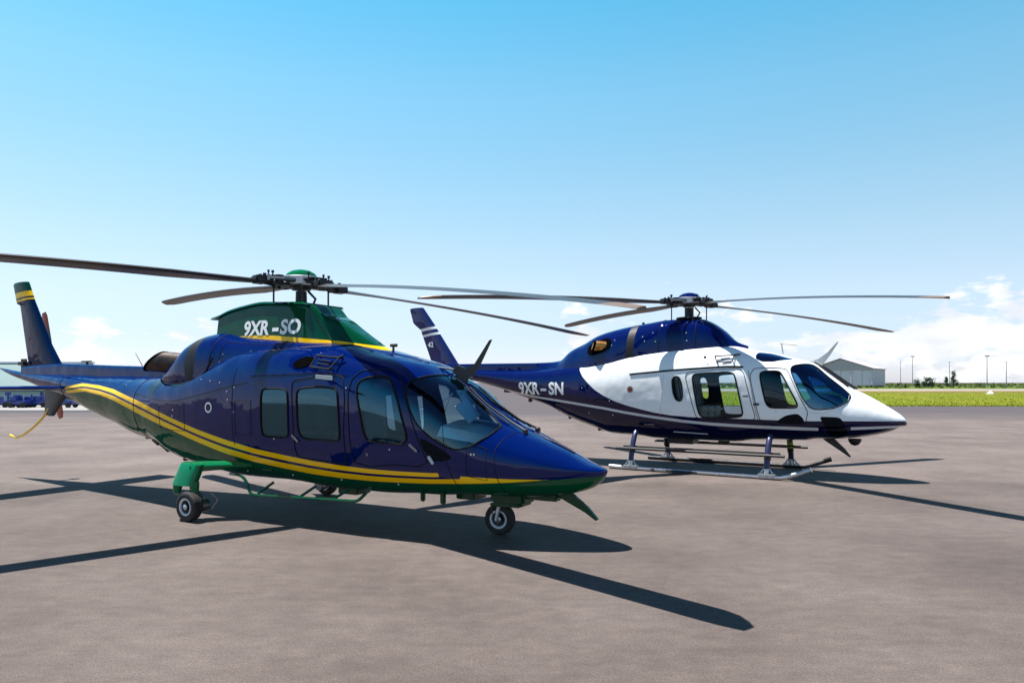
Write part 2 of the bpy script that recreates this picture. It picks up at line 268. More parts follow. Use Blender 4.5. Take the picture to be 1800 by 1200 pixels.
# ------------------------------------------------------------------ object helpers
def mk(name,verts,faces,mat,parent=None,smooth=True,label=None,attrs=None,angle=None):
    me=bpy.data.meshes.new(name); me.from_pydata([tuple(map(float,v)) for v in verts],[],[tuple(map(int,f)) for f in faces]); me.validate()
    if smooth: me.polygons.foreach_set('use_smooth',[True]*len(me.polygons))
    if angle is not None: me.set_sharp_from_angle(angle=R(angle))
    if attrs:
        for k,v in attrs.items():
            a=me.attributes.new(k,'FLOAT','POINT'); a.data.foreach_set('value',np.asarray(v,dtype=np.float32))
    me.materials.append(mat if not isinstance(mat,str) else M[mat]); me.update()
    o=bpy.data.objects.new(name,me); col.objects.link(o)
    if parent: o.parent=parent
    if label: o['label']=label
    return o
class MB:
    def __init__(s): s.v=[];s.f=[]
    def add(s,v,f):
        b=len(s.v); s.v+= [tuple(p) for p in v]; s.f+=[tuple(i+b for i in q) for q in f]; return s
    def box(s,c,size,rot=None,bev=0):
        x,y,z=[q/2 for q in size]; b=min(bev,x*.9,y*.9,z*.9)
        bm=bmesh.new(); bmesh.ops.create_cube(bm,size=1)
        for v in bm.verts: v.co=Vector((v.co.x*size[0],v.co.y*size[1],v.co.z*size[2]))
        if bev: bmesh.ops.bevel(bm,geom=bm.edges[:],offset=b,segments=2,affect='EDGES')
        mt=Matrix.Translation(Vector(c))@(rot.to_4x4() if rot is not None else Matrix.Identity(4))
        bm.transform(mt); bm.verts.index_update(); s.add([v.co[:] for v in bm.verts],[[v.index for v in f.verts] for f in bm.faces]); bm.free(); return s
    def tube(s,pts,r,n=10,closed=False,caps=True,flat=1.0):
        P=[Vector(p) for p in pts]; K=len(P); rr=r if hasattr(r,'__len__') else [r]*K
        base=len(s.v); up=None
        for i,p in enumerate(P):
            a=P[(i-1)%K] if (closed or i>0) else p; b=P[(i+1)%K] if (closed or i<K-1) else p
            t=(b-a).normalized()
            if up is None: up=Vector((0,0,1)) if abs(t.z)<.9 else Vector((0,1,0))
            u=(up-t*up.dot(t)).normalized(); w=t.cross(u); up=u
            for k in range(n):
                an=2*math.pi*k/n; s.v.append(tuple(p+(u*math.cos(an)+w*math.sin(an)*flat)*rr[i]))
        for i in range(K if closed else K-1):
            for k in range(n):
                a=base+i*n+k; b=base+i*n+(k+1)%n; c=base+((i+1)%K)*n+(k+1)%n; d=base+((i+1)%K)*n+k; s.f.append((a,d,c,b))
        if caps and not closed:
            s.f.append(tuple(base+k for k in range(n))); s.f.append(tuple(base+(K-1)*n+k for k in reversed(range(n))))
        return s
    def lathe(s,prof,c,axis=(0,1,0),n=32,caps=False):
        ax=Vector(axis).normalized(); u=Vector((0,0,1)) if abs(ax.z)<.9 else Vector((1,0,0)); u=(u-ax*u.dot(ax)).normalized(); w=ax.cross(u); c=Vector(c); base=len(s.v); K=len(prof)
        for (r,h) in prof:
            for k in range(n):
                a=2*math.pi*k/n; s.v.append(tuple(c+ax*h+(u*math.cos(a)+w*math.sin(a))*r))
        for i in range(K-1):
            for k in range(n): s.f.append((base+i*n+k,base+(i+1)*n+k,base+(i+1)*n+(k+1)%n,base+i*n+(k+1)%n))
        if caps: s.f.append(tuple(base+k for k in range(n))); s.f.append(tuple(base+(K-1)*n+k for k in reversed(range(n))))
        return s
    def plate(s,poly,th,fn):                      # extruded outline; fn maps (a, b, side offset) to a point
        n=len(poly); base=len(s.v)
        for sg in (-1,1):
            for (a,b) in poly: s.v.append(tuple(fn(a,b,sg*th/2)))
        s.f.append(tuple(base+i for i in range(n))); s.f.append(tuple(base+n+i for i in reversed(range(n))))
        for i in range(n): s.f.append((base+i,base+n+i,base+n+(i+1)%n,base+(i+1)%n)[::-1])
        return s
    def build(s,name,mat,parent=None,smooth=True,label=None,angle=35):
        o=mk(name,s.v,s.f,mat,parent,smooth,label)
        bm=bmesh.new(); bm.from_mesh(o.data); bmesh.ops.recalc_face_normals(bm,faces=bm.faces); bm.to_mesh(o.data); bm.free()
        if smooth: o.data.set_sharp_from_angle(angle=R(angle))
        return o
def thing(name,loc,label,cat,group=None,rz=0):
    o=bpy.data.objects.new(name,None); col.objects.link(o); o.location=loc; o.rotation_euler=(0,0,rz); o.empty_display_size=.3
    o['label']=label; o['category']=cat
    if group: o['group']=group
    return o
def tag(o,label,cat,group=None,kind=None):
    if label: o['label']=label
    if cat: o['category']=cat
    if group: o['group']=group
    if kind: o['kind']=kind
    return o
def part_empty(name,parent): 
    o=bpy.data.objects.new(name,None); col.objects.link(o); o.parent=parent; return o
def catmull(P,n=8,closed=False):
    P=[Vector(p) for p in P]; K=len(P); out=[]
    for i in range(K if closed else K-1):
        p0=P[(i-1)%K] if (closed or i>0) else P[i]; p1=P[i]; p2=P[(i+1)%K]; p3=P[(i+2)%K] if (closed or i<K-2) else p2
        for k in range(n):
            t=k/n; out.append(.5*((2*p1)+(-p0+p2)*t+(2*p0-5*p1+4*p2-p3)*t*t+(-p0+3*p1-3*p2+p3)*t**3))
    if not closed: out.append(P[-1])
    return out
# ------------------------------------------------------------------ lofted shells
def densify(poly,rnd=.35,n=6):
    """closed outline in (x, t): corners softened"""
    P=[np.array(p,float) for p in poly]; out=[]; K=len(P)
    for i in range(K):
        a,b,c=P[i-1],P[i],P[(i+1)%K]
        p=b+(a-b)*rnd; q=b+(c-b)*rnd
        for k in range(n+1):
            t=k/n; out.append((1-t)**2*p+2*t*(1-t)*b+t*t*q)
    return np.array(out)
def inside(poly,X,T):
    r=np.zeros(X.shape,bool); n=len(poly)
    for i in range(n):
        x1,y1=poly[i-1]; x2,y2=poly[i]
        c=((y1>T)!=(y2>T)); xi=(x2-x1)*(T-y1)/(y2-y1+1e-12)+x1; r^=c&(X<xi)
    return r
def sdist(poly,X,Z):
    """signed distance to a closed outline, positive inside"""
    d=np.full(X.shape,1e9); n=len(poly)
    for i in range(n):
        a=np.array(poly[i-1],float); b=np.array(poly[i],float); e=b-a; L2=(e@e)+1e-12
        u=np.clip(((X-a[0])*e[0]+(Z-a[1])*e[1])/L2,0,1); d=np.minimum(d,np.hypot(X-a[0]-u*e[0],Z-a[1]-u*e[1]))
    return np.where(inside(poly,X,Z),d,-d)
def snap(poly,x,t,Ls):
    best=1e9;bp=(x,t); n=len(poly)
    for i in range(n):
        a=np.array([poly[i-1][0],poly[i-1][1]*Ls]); b=np.array([poly[i][0],poly[i][1]*Ls]); e=b-a
        u=max(0,min(1,((x-a[0])*e[0]+(t*Ls-a[1])*e[1])/((e@e)+1e-12))); p=a+u*e; d=(p[0]-x)**2+(p[1]-t*Ls)**2
        if d<best: best=d;bp=(p[0],p[1]/Ls)
    return bp
def surf(loft,x,t,s,off=0.0):
    """point on the shell, s = -1 for the right hand side; off = distance outwards"""
    y,z=loft.pos(x,t)
    e=.01; y1,z1=loft.pos(x,min(t+e,1)); y0,z0=loft.pos(x,max(t-e,0)); xa,xb=loft.pos(x+.01,t),loft.pos(x-.01,t)
    tv=Vector((0,y1-y0,z1-z0)); xv=Vector((.02,xa[0]-xb[0],xa[1]-xb[1])); n=xv.cross(tv)
    n=n.normalized() if n.length>0 else Vector((0,1,0))
    if n.y<0 and abs(n.y)>.02: n=-n
    p=Vector((x,y,z))+n*off
    return Vector((p.x,p.y*s,p.z))
def shell(loft,xs,regions,attrfn=None):
    """regions: list of (name, outline (x,t)) from outer to inner.  Returns {(name, side): (verts, faces, attrs)}"""
    Mh=loft.M; NX=len(xs); X=np.repeat(np.array(xs)[:,None],Mh+1,1); T=np.repeat(np.linspace(0,1,Mh+1)[None],NX,0)
    xc=(X[:-1,:-1]+X[1:,1:])/2; tc=(T[:-1,:-1]+T[1:,1:])/2; reg=np.full(xc.shape,-1)
    Lx=np.array([loft.section(x,60)[2][-1] for x in xs])
    for k,(nm,poly) in enumerate(regions):
        reg[inside(poly,xc,tc)]=k
    for k,(nm,poly) in enumerate(regions):
        # vertices between this region (with everything nested in it) and the outside
        inn=inside(poly,xc,tc); pad=np.zeros((NX+1,Mh+2),int); pad[1:-1,1:-1]=inn
        s4=pad[:-1,:-1]+pad[1:,:-1]+pad[:-1,1:]+pad[1:,1:]
        for i,j in zip(*np.where((s4>0)&(s4<4))):
            if 0<j<Mh and 0<i<NX-1: X[i,j],T[i,j]=snap(poly,X[i,j],T[i,j],Lx[i])
    Y=np.zeros_like(X); Z=np.zeros_like(X)
    for i in range(NX):
        if np.all(X[i]==xs[i]):
            y,z,d=loft.section(xs[i]); q=T[i]*d[-1]; Y[i]=np.interp(q,d,y); Z[i]=np.interp(q,d,z)
        else:
            y,z,d=loft.section(xs[i]); q=T[i]*d[-1]; Y[i]=np.interp(q,d,y); Z[i]=np.interp(q,d,z)
            for j in np.where(X[i]!=xs[i])[0]: Y[i,j],Z[i,j]=loft.pos(X[i,j],T[i,j])
    Y[:,0]=0; Y[:,-1]=0
    A=attrfn(X,Y,Z) if attrfn else {}
    out={}
    for k in [-1]+list(range(len(regions))):
        cells=np.argwhere(reg==k)
        if len(cells)==0: continue
        groups=[(-1,(-1,)),(1,(1,))] if k>=0 else [(0,(-1,1))]
        for key,sides in groups:
            idx={}; V=[]; F=[]; AT={a:[] for a in A}
            def vid(i,j,s):
                kk=(i,j,s if 0<j<Mh else 0)
                if kk not in idx:
                    idx[kk]=len(V); V.append((X[i,j],Y[i,j]*s,Z[i,j]))
                    for a in A: AT[a].append(A[a][i,j])
                return idx[kk]
            for i,j in cells:
                for s in sides:
                    q=(vid(i,j,s),vid(i+1,j,s),vid(i+1,j+1,s),vid(i,j+1,s))
                    F.append(q if s<0 else q[::-1])
            out[(regions[k][0] if k>=0 else 'body',key)]=(V,F,AT)
    return out
def outline(loft,poly,s,off): return [surf(loft,p[0],p[1],s,off) for p in poly]
def resample(poly,step,closed=True,L=2.8):
    P=np.array(poly,float); Q=P*[1,L]; 
    if closed: P=np.vstack([P,P[:1]]);Q=np.vstack([Q,Q[:1]])
    d=np.concatenate([[0],np.cumsum(np.hypot(*np.diff(Q,axis=0).T))]); n=max(8,int(d[-1]/step)); t=np.linspace(0,d[-1],n+1)
    r=np.stack([np.interp(t,d,P[:,0]),np.interp(t,d,P[:,1])],1); return r[:-1] if closed else r
def text_on(name,txt,size,x0,z0,fn,mat,parent,shear=0,bold=.0,sx=1.0,slope=0.0,gap=1.0):
    """flat lettering wrapped on a surface: fn(x, z) gives the point"""
    cu=bpy.data.curves.new('lettering','FONT'); cu.body=txt; cu.size=size; cu.offset=bold; cu.shear=shear; cu.space_character=gap; cu.resolution_u=4
    ob=bpy.data.objects.new('lettering',cu); col.objects.link(ob); bpy.context.view_layer.update()
    me=bpy.data.meshes.new_from_object(ob.evaluated_get(bpy.context.evaluated_depsgraph_get())); bpy.data.objects.remove(ob)
    bm=bmesh.new(); bm.from_mesh(me); bmesh.ops.triangulate(bm,faces=bm.faces)
    for _ in range(2): bmesh.ops.subdivide_edges(bm,edges=[e for e in bm.edges if e.calc_length()>.06],cuts=1); bmesh.ops.triangulate(bm,faces=bm.faces)
    for v in bm.verts:
        x=v.co.x*sx; v.co=Vector(fn(x0+x,z0+v.co.y+x*slope))
    bm.to_mesh(me); bm.free(); me.name=name; me.materials.clear(); me.materials.append(M[mat]); o=bpy.data.objects.new(name,me); col.objects.link(o); o.parent=parent; return o
# ------------------------------------------------------------------ helicopters
def blade(root,parent,a,hub,droop,tilt,rad,c0,mat,tipmat,pitch0=9,pitch1=3,label=None):
    d=Vector((math.cos(a),-math.sin(a),0)); side=Vector((math.sin(a),math.cos(a),0))     # side = leading edge direction (seen from above the rotor turns anticlockwise)
    V=[];F=[]; rs=[.62,.8,1.0,1.25,1.6]+list(np.linspace(2.0,rad-.35,16))+[rad-.2,rad-.08,rad]
    prof=[(-.75,0),(-.45,.028),(0,.055),(.18,.05),(.25,.0),(.18,-.035),(0,-.04),(-.45,-.012)]
    for r in rs:
        rr=r/rad; z=hub-.05-droop*rr**2-r*math.cos(a)*math.sin(R(tilt)); c=c0*(min(1,.42+.58*min(1,(r-.6)/.9)))
        sw=0
        if r>rad-.35: k=(r-(rad-.35))/.35; c=c0*(1-.62*k*k); sw=-.12*k*k
        pt=R(pitch0+(pitch1-pitch0)*rr); thick=c0*1.05 if r>1.2 else c0*(1.05+.8*(1.2-r))
        for (x,h) in prof:
            cc=x*c+sw+.0; hh=h*thick
            p=d*r+side*(cc*math.cos(pt)-hh*math.sin(pt))+Vector((0,0,z+cc*math.sin(pt)+hh*math.cos(pt))); V.append(p)
    n=len(prof)
    for i in range(len(rs)-1):
        for k in range(n): F.append((i*n+k,i*n+(k+1)%n,(i+1)*n+(k+1)%n,(i+1)*n+k))
    F.append(tuple(range(n))); F.append(tuple((len(rs)-1)*n+k for k in reversed(range(n))))
    mb=MB(); mb.v=V; mb.f=F; o=mb.build('blade',mat,parent,angle=50,label=label)
    o.data.materials.append(M[tipmat])
    for p in o.data.polygons:
        if (p.center.xy).length>rad-.42: p.material_index=1
    return o
def rotor(root,hub,droop,tilt,rad,az,base,capmat,cs=1.0):
    H=MB()                                                              # hub plates, arms, bolts
    H.lathe([(.0,-.10),(.12,-.10),(.13,-.02),(.19,-.01),(.19,.035),(.12,.05),(0,.06)],(0,0,hub),(0,0,1),24)
    H.lathe([(.075,base-hub-.06),(.085,-.35),(.075,-.30),(.07,-.12)],(0,0,hub),(0,0,1),20)
    hb=H.build('main_rotor','dark',root)
    tl=lambda r,a: hub-r*math.cos(a)*math.sin(R(tilt))
    for k in range(4):
        a=az+k*math.pi/2; d=Vector((math.cos(a),-math.sin(a),0)); s=Vector((math.sin(a),math.cos(a),0)); rot=Matrix((d,s,Vector((0,0,1)))).transposed()
        P=lambda r,q=0,z=0: d*r+s*q+Vector((0,0,tl(r,a)+z))
        g=MB()
        g.box(P(.26,0,.035),(.34,.16,.025),rot,.006); g.box(P(.26,0,-.05),(.34,.16,.03),rot,.006)
        g.tube([P(.30,0,-.07),P(.30,0,.06)],.055,12); g.tube([P(.40,0,-.02),P(.58,0,-.03)],[.07,.05],12)
        g.tube([P(.52,.06,-.08),P(.52,.06,.05)],.022,8); g.tube([P(.52,-.06,-.08),P(.52,-.06,.05)],.022,8)
        g.box(P(.56,0,-.03),(.16,.19,.10),rot,.02)
        g.build('blade_grip','dark',hb)
        dm=MB(); dm.tube([P(.16,.13,.0),P(.30,.15,0)],.034,12); dm.tube([P(.30,.15,0),P(.50,.13,-.01)],.018,10); dm.tube([P(.50,.13,-.04),P(.50,.13,.03)],.02,8); dm.build('lag_damper','steel',hb)
        for (r1,q1,z1,rr) in ((.35,-.08,.09,.018),(.47,.06,.065,.014)):
            bw=MB(); bw.tube([P(r1,q1,.02),P(r1,q1,z1),P(r1,q1,z1+.002),P(r1,q1,z1+.032)],[.009,.009,rr,rr],8); bw.build('droop_stop','dark',hb)
        pl=MB(); q=P(.31,-.14,-.06); pl.tube([P(.42,-.05,-.05),P(.31,-.15,-.05)],.022,8); pl.tube([q,Vector((q.x,q.y,base-.03))],.012,8); pl.tube([q+Vector((0,0,-.03)),q+Vector((0,0,.03))],.024,8); pl.build('pitch_link','dark',hb)
        blade(root,hb,a,hub,droop,tilt,rad,.335,'blade','bladetip')
    sw=MB(); sw.lathe([(.10,-.02),(.24,-.02),(.25,0),(.24,.02),(.10,.03)],(0,0,hub-.33),(0,0,1),28)
    for k in range(3):
        a=az+.5+k*2*math.pi/3; x,y=.215*math.cos(a),.215*math.sin(a); sw.tube([(x,y,hub-.33),(x*1.0,y*1.0,base-.02)],.013,8)
    sw.tube([(.12,.0,hub-.12),(.20,.05,hub-.22),(.14,.05,hub-.32)],.016,8)
    sw.build('swashplate','dark',hb)
    c=MB(); c.lathe([(a*cs,h*cs) for a,h in [(.185,.045),(.185,.062),(.16,.10),(.11,.13),(.05,.145),(0,.148)]],(0,0,hub),(0,0,1),32); c.build('hub_cap',capmat,hb)
    c=MB(); c.lathe([(a*cs,h*cs) for a,h in [(.15,-.05),(.195,-.035),(.20,.03 if cs<1.1 else .055),(.187,.062)]],(0,0,hub),(0,0,1),32); c.build('cap_ring','alu',hb)
    return hb
def fin_part(name,root,poly,base_th,tip_th,z0,z1,mat,attr=None,y0=0):
    """vertical fin with a rounded nose, thinning to a sharp trailing edge; poly = rows (z, rear x, front x)"""
    V=[];F=[];rows=[]
    for i in range(len(poly)-1):
        za,ra,fa=poly[i]; zb,rb,fb=poly[i+1]; n=max(2,int(abs(zb-za)/.02))
        for k in range(n): t=k/n; rows.append((za+(zb-za)*t,ra+(rb-ra)*t,fa+(fb-fa)*t))
    rows.append(poly[-1]); prof=[]
    for k in range(24):
        u=k/24; ang=2*math.pi*u; x=(1+math.cos(ang))/2; th=5*(.2969*math.sqrt(x)-.126*x-.3516*x*x+.2843*x**3-.1036*x**4); prof.append((x,th*(1 if ang<math.pi else -1)))
    for z,r,f in rows:
        t=(z-z0)/(z1-z0); th=base_th+(tip_th-base_th)*t
        for (x,h) in prof: V.append((f-(f-r)*x,y0+h*th,z))
    n=24
    for i in range(len(rows)-1):
        for k in range(n): F.append((i*n+k,i*n+(k+1)%n,(i+1)*n+(k+1)%n,(i+1)*n+k))
    F.append(tuple(range(n))); F.append(tuple((len(rows)-1)*n+k for k in reversed(range(n))))
    at=None
    if attr: VX=np.array([v[0] for v in V]);VZ=np.array([v[2] for v in V]); at=attr(VX,VZ)
    o=mk(name,V,F,M[mat],root,True,attrs=at)
    bm=bmesh.new(); bm.from_mesh(o.data); bmesh.ops.recalc_face_normals(bm,faces=bm.faces); bm.to_mesh(o.data); bm.free(); o.data.set_sharp_from_angle(angle=R(50)); return o
def wheel(root,name,c,rad,wid,steer=0):
    ax=(math.sin(steer),math.cos(steer),0); ty=MB()
    pr=[(rad*.55,-wid*.36),(rad*.62,-wid*.46),(rad*.80,-wid*.5),(rad*.93,-wid*.42),(rad*.985,-wid*.25),(rad*.99,-wid*.13),(rad*.965,-wid*.12),(rad*.965,-wid*.09),(rad,-wid*.08),(rad,wid*.08),(rad*.965,wid*.09),(rad*.965,wid*.12),(rad*.99,wid*.13),(rad*.985,wid*.25),(rad*.93,wid*.42),(rad*.80,wid*.5),(rad*.62,wid*.46),(rad*.55,wid*.36)]
    ty.lathe(pr,c,ax,40); t=ty.build(name,'tyre',root,angle=40)
    r=MB()
    r.lathe([(rad*.57,-wid*.40),(rad*.55,-wid*.44),(rad*.50,-wid*.44),(rad*.46,-wid*.30),(rad*.22,-wid*.22),(rad*.20,-wid*.40),(rad*.12,-wid*.46),(0,-wid*.46)],c,ax,32)
    r.lathe([(rad*.57,wid*.40),(rad*.55,wid*.44),(rad*.50,wid*.44),(rad*.46,wid*.30),(rad*.22,wid*.22),(rad*.20,wid*.40),(rad*.12,wid*.46),(0,wid*.46)],c,ax,32)
    A=Vector(ax); 
    for k in range(6):
        a=k*math.pi/3; u=Vector((0,0,1)); w=A.cross(u)
        for sg in (-1,1):
            p=Vector(c)+A*sg*wid*.30+(u*math.cos(a)+w*math.sin(a))*rad*.34; r.tube([p-A*.008,p+A*.008],rad*.06,8)
    r.build('rim','dark',t,angle=30)
    q=MB()
    for sg in (-1,1): q.lathe([(rad*.60,sg*wid*.40),(rad*.585,sg*wid*.47),(rad*.50,sg*wid*.47),(rad*.45,sg*wid*.40),(rad*.44,sg*wid*.33)],c,ax,36); 
    q.build('rim_flange','rim',t,angle=30)
    for sg in (-1,1): q=MB(); q.lathe([(rad*.21,sg*wid*.28),(rad*.19,sg*wid*.46),(rad*.10,sg*wid*.52),(0,sg*wid*.52)],c,ax,20); q.build('wheel_hub','alu',t,angle=30)
    return t
def seat(root,x,y,zf,mat,w=.46):
    s=MB(); s.box((x,y,zf+.30),(.46,w,.13),None,.05); s.box((x,y,zf+.12),(.36,w*.8,.24),None,.02); o=s.build('seat',mat,root)
    b=MB(); b.box((x-.26,y,zf+.66),(.13,w,.66),Matrix.Rotation(R(-10),3,'Y'),.05); b.build('backrest',mat,o)
    h=MB(); h.box((x-.34,y,zf+1.06),(.09,w*.52,.16),Matrix.Rotation(R(-10),3,'Y'),.04); h.build('headrest',mat,o)
def cutter(name,root,pts,th,mat,y=0):
    m=MB(); m.plate(pts,th,lambda a,b,s:(a,y+s,b)); return m.build(name,mat,root,smooth=False)
def shell_parts(root,loft,xs,regs,attrfn,mats,names,doors,frames=True,fw=.011,body='fuselage',bodymat=None):
    PL={n:resample(densify(PO[k],.12 if 'door' in n else (.2 if n in ('roof_window','chin_window_front') else .35)),.03) for n,k in regs}
    S=shell(loft,xs,[(n,PL[n]) for n,k in regs],attrfn); objs={}
    V,F,A=S[('body',0)]; objs['body']=mk(body,V,F,M[bodymat or mats['body']],root,attrs=A)
    for n,k in regs:
        for s in (-1,1):
            if (n,s) not in S: continue
            V,F,A=S[(n,s)]; par=objs.get((doors.get(n),s),root) if doors.get(n) else root
            o=mk(names[n],V,F,M[mats[n]],par,attrs=A); objs[(n,s)]=o
            pts=outline(loft,PL[n],s,.003 if 'door' in n else .004)
            if 'door' in n:
                t=MB(); t.tube(pts,.0055,6,closed=True); t.build('door_seal','seam',o)
            elif n=='roof_window' or 'chin' in n: pass
            elif frames and 'grille' not in n:
                t=MB(); t.tube(pts,fw*(.7 if n=='windshield' else 1),8,closed=True); t.build('window_frame' if 'window' in n else 'windshield_frame','rubber',par if par is not root else o)
    return objs
def line_on(root,name,loft,pts,r,mat,s=-1,off=.002,n=6,label=None):
    P=[]
    for a,b in zip(pts[:-1],pts[1:]):
        K=max(2,int(math.hypot(b[0]-a[0],(b[1]-a[1])*2.8)/.05))
        for k in range(K): t=k/K; P.append((a[0]+(b[0]-a[0])*t,a[1]+(b[1]-a[1])*t))
    P.append(pts[-1]); m=MB(); m.tube([surf(loft,x,t,s,off) for x,t in P],r,n); return m.build(name,mat,root,label=label)
def yat(loft,x,z): return float(loft.half(np.array(x),np.array(z)))
def disc_on(root,name,loft,x,z,r0,r1,mat,s=-1,off=.004,n=28,label=None):
    V=[];F=[]
    for r in (r0,r1):
        for k in range(n):
            a=2*math.pi*k/n; X,Z=x+r*math.cos(a),z+r*math.sin(a); V.append((X,s*(yat(loft,X,Z)+off),Z))
    if r0<=1e-4: F=[tuple(range(n,2*n))]
    else: F=[(k,(k+1)%n,n+(k+1)%n,n+k) for k in range(n)]
    o=mk(name,V,F,M[mat],root,label=label); return o
def interior(root,zf,zc,xa,xw,k):
    f=MB(); f.box((.95,0,zf),(2.4,1.04,.03)); f.build('cabin_floor','trim',root)
    w=MB(); w.plate([(-.50,zf),(-.58,zf+.3),(-.58,zc-.25),(-.40,zc-.1),(.40,zc-.1),(.58,zc-.25),(.58,zf+.3),(.50,zf)],.04,lambda a,b,s:(xa+s,a,b)); w.build('rear_bulkhead','trimlight',root,smooth=False)
    c=MB(); c.plate([(-.5,zc),(.5,zc),(.52,zc-.03),(-.52,zc-.03)],.0,lambda a,b,s:(xa,a,b)); 
    c=MB(); c.box(((xa+1.4)/2,0,zc-.02),(1.4-xa,1.05,.03)); c.build('cabin_ceiling','trimlight',root)
    seat(root,xw-.85,.34,zf,'leather'); seat(root,xw-.85,-.34,zf,'leather')
    for y in (-.42,0,.42): seat(root,xa+.42,y,zf,'leather2' if k==2 else 'leather',.40)
def detail_row(root,loft,items,mat,name,r=.007):
    for (x,z) in items:
        y=yat(loft,x,z)
        if y<0: continue
        m=MB(); m.lathe([(r,0),(r,.006),(r*.6,.009),(0,.01)],(x,-y,z),(0,-1,0),8); m.build(name,mat,root)
# ================================================================== first helicopter: blue, green and yellow, on wheels
F1=Loft(FUS1); C1=Loft(COWL1,90); A1=Wedge(MAST1,70)
h1=thing('helicopter',(-2.731,9.3,0),'deep blue helicopter with green belly and double yellow stripe, standing on three wheels in front','helicopter',rz=-R(28.845))
S1=sorted([(-6.0,1.05),(-4.98,1.30),(-4.80,1.49)]+[tuple(p) for p in PO['stripe1']][:-1]+[(4.02,.712),(4.25,.73)])
S1t=sorted([(-4.85,1.53),(-4.78,1.575)]+[tuple(p) for p in PO['stripe1t']])
def at1(X,Y,Z):
    b=np.interp(X,[p[0] for p in S1],[p[1] for p in S1]); t=np.interp(X,[p[0] for p in S1t],[p[1] for p in S1t])
    t=np.where(X>2.55,b+.118,t); d=Z-b; w=np.clip(t-b,.02,None); d=d*np.minimum(1,1.0)
    lo=np.minimum(d,w*.47-d); hi=np.minimum(d-w*.66,w*1.06-d)
    hi=np.where(X>2.60,np.minimum(hi,-(X-2.60)),hi)
    k=np.clip((X-2.88)/.9,0,1); fr=np.where(X>2.86,(.085)*(1-k)-.0*k,0)
    lo=np.where(X>2.86,np.minimum(d,fr-d),lo)
    y=np.maximum(lo,hi); y=np.where(X<-4.75,np.minimum(y,(X+4.75)),y)
    g=b-Z; g=np.where(X<-4.72,np.minimum(g,(X+4.72)*1.0),g)
    return {'green':g,'yellow':y}
def xgrid(a,b,fine_a,fine_b,f,c,nose=.0):
    x=[]; v=a
    while v<fine_a: x.append(v); v+=c
    v=fine_a
    while v<fine_b: x.append(v); v+=f
    while v<b-.03: x.append(v); v+=f
    x+= [b-.022,b-.012,b-.005,b-.0015]
    return x
regs1=[('door_cabin','door_cabin1'),('door_crew','door_crew1'),('window_rear','window_rear1'),('window_cabin','window_cabin1'),('window_crew','window_crew1'),('windshield','windshield1'),('chin_window','chin_window1')]
names={'door_cabin':'sliding_door','door_crew':'crew_door','window_rear':'window','window_cabin':'window','window_crew':'window','windshield':'windshield','roof_window':'roof_window','chin_window':'chin_window','chin_window_front':'chin_window','grille':'intake_grille'}
mats1={'body':'paint1','door_cabin':'paint1','door_crew':'paint1','window_rear':'glass1','window_cabin':'glass1','window_crew':'glass1','windshield':'wind1','roof_window':'roofglass','chin_window':'smoke'}
dd={'window_cabin':'door_cabin','window_crew':'door_crew'}
o1=shell_parts(h1,F1,xgrid(-7.33,4.213,-1.2,4.0,.018,.05),regs1,at1,mats1,names,dd)
shell_parts(h1,C1,xgrid(-2.58,1.94,-2.5,1.9,.022,.05),[('grille','grille1')],None,{'body':'blue1','grille':'grille'},names,{},body='engine_cowling')
for s in (-1,1):
    line_on(h1,'cowling_seam',C1,[(-2.05,.52),(-1.95,.42),(-1.5,.36),(-1.15,.38),(-.98,.46),(-.90,.56)],.012,'seam',s)
    line_on(h1,'cowling_seam',C1,[(-.95,.50),(-.92,.98)],.005,'seam',s); line_on(h1,'cowling_seam',C1,[(.15,.45),(.15,.97)],.005,'seam',s)
    line_on(h1,'door_track',F1,[(-.05,.655),(.3,.662),(1.44,.688)],.008,'blue1',s,.004)
    line_on(h1,'panel_seam',F1,[(-2.6,.62),(-1.6,.585),(-.7,.60),(-.1,.63)],.004,'seam',s); line_on(h1,'panel_seam',F1,[(-.35,.35),(-.35,.70)],.003,'seam',s)
    line_on(h1,'panel_seam',F1,[(-2.62,.12),(-2.62,.93)],.0035,'seam',s); line_on(h1,'panel_seam',F1,[(-4.9,.12),(-4.9,.9)],.0035,'seam',s)
    line_on(h1,'nose_seam',F1,[(3.30,.86),(3.22,.60),(3.25,.45),(3.30,.25)],.003,'seam',s)
    line_on(h1,'panel_seam',F1,[(2.62,.78),(2.72,.50),(2.80,.28)],.0035,'seam',s)
    line_on(h1,'access_panel',F1,[(-.30,.40),(-.30,.55),(-.02,.55),(-.02,.40),(-.30,.40)],.0028,'seam',s)
    line_on(h1,'access_panel',F1,[(-1.9,.42),(-1.9,.56),(-1.3,.57),(-1.3,.42),(-1.9,.42)],.0028,'seam',s)
    line_on(h1,'access_panel',F1,[(2.95,.40),(2.95,.60),(3.15,.60),(3.15,.40),(2.95,.40)],.0025,'seam',s)
    line_on(h1,'access_panel',C1,[(-.80,.55),(-.80,.70),(.05,.70),(.05,.55),(-.80,.55)],.003,'seam',s)
    line_on(h1,'belly_strake',F1,[(-1.35,.235),(-.9,.235),(.1,.22)],.014,'green1',s,.006)
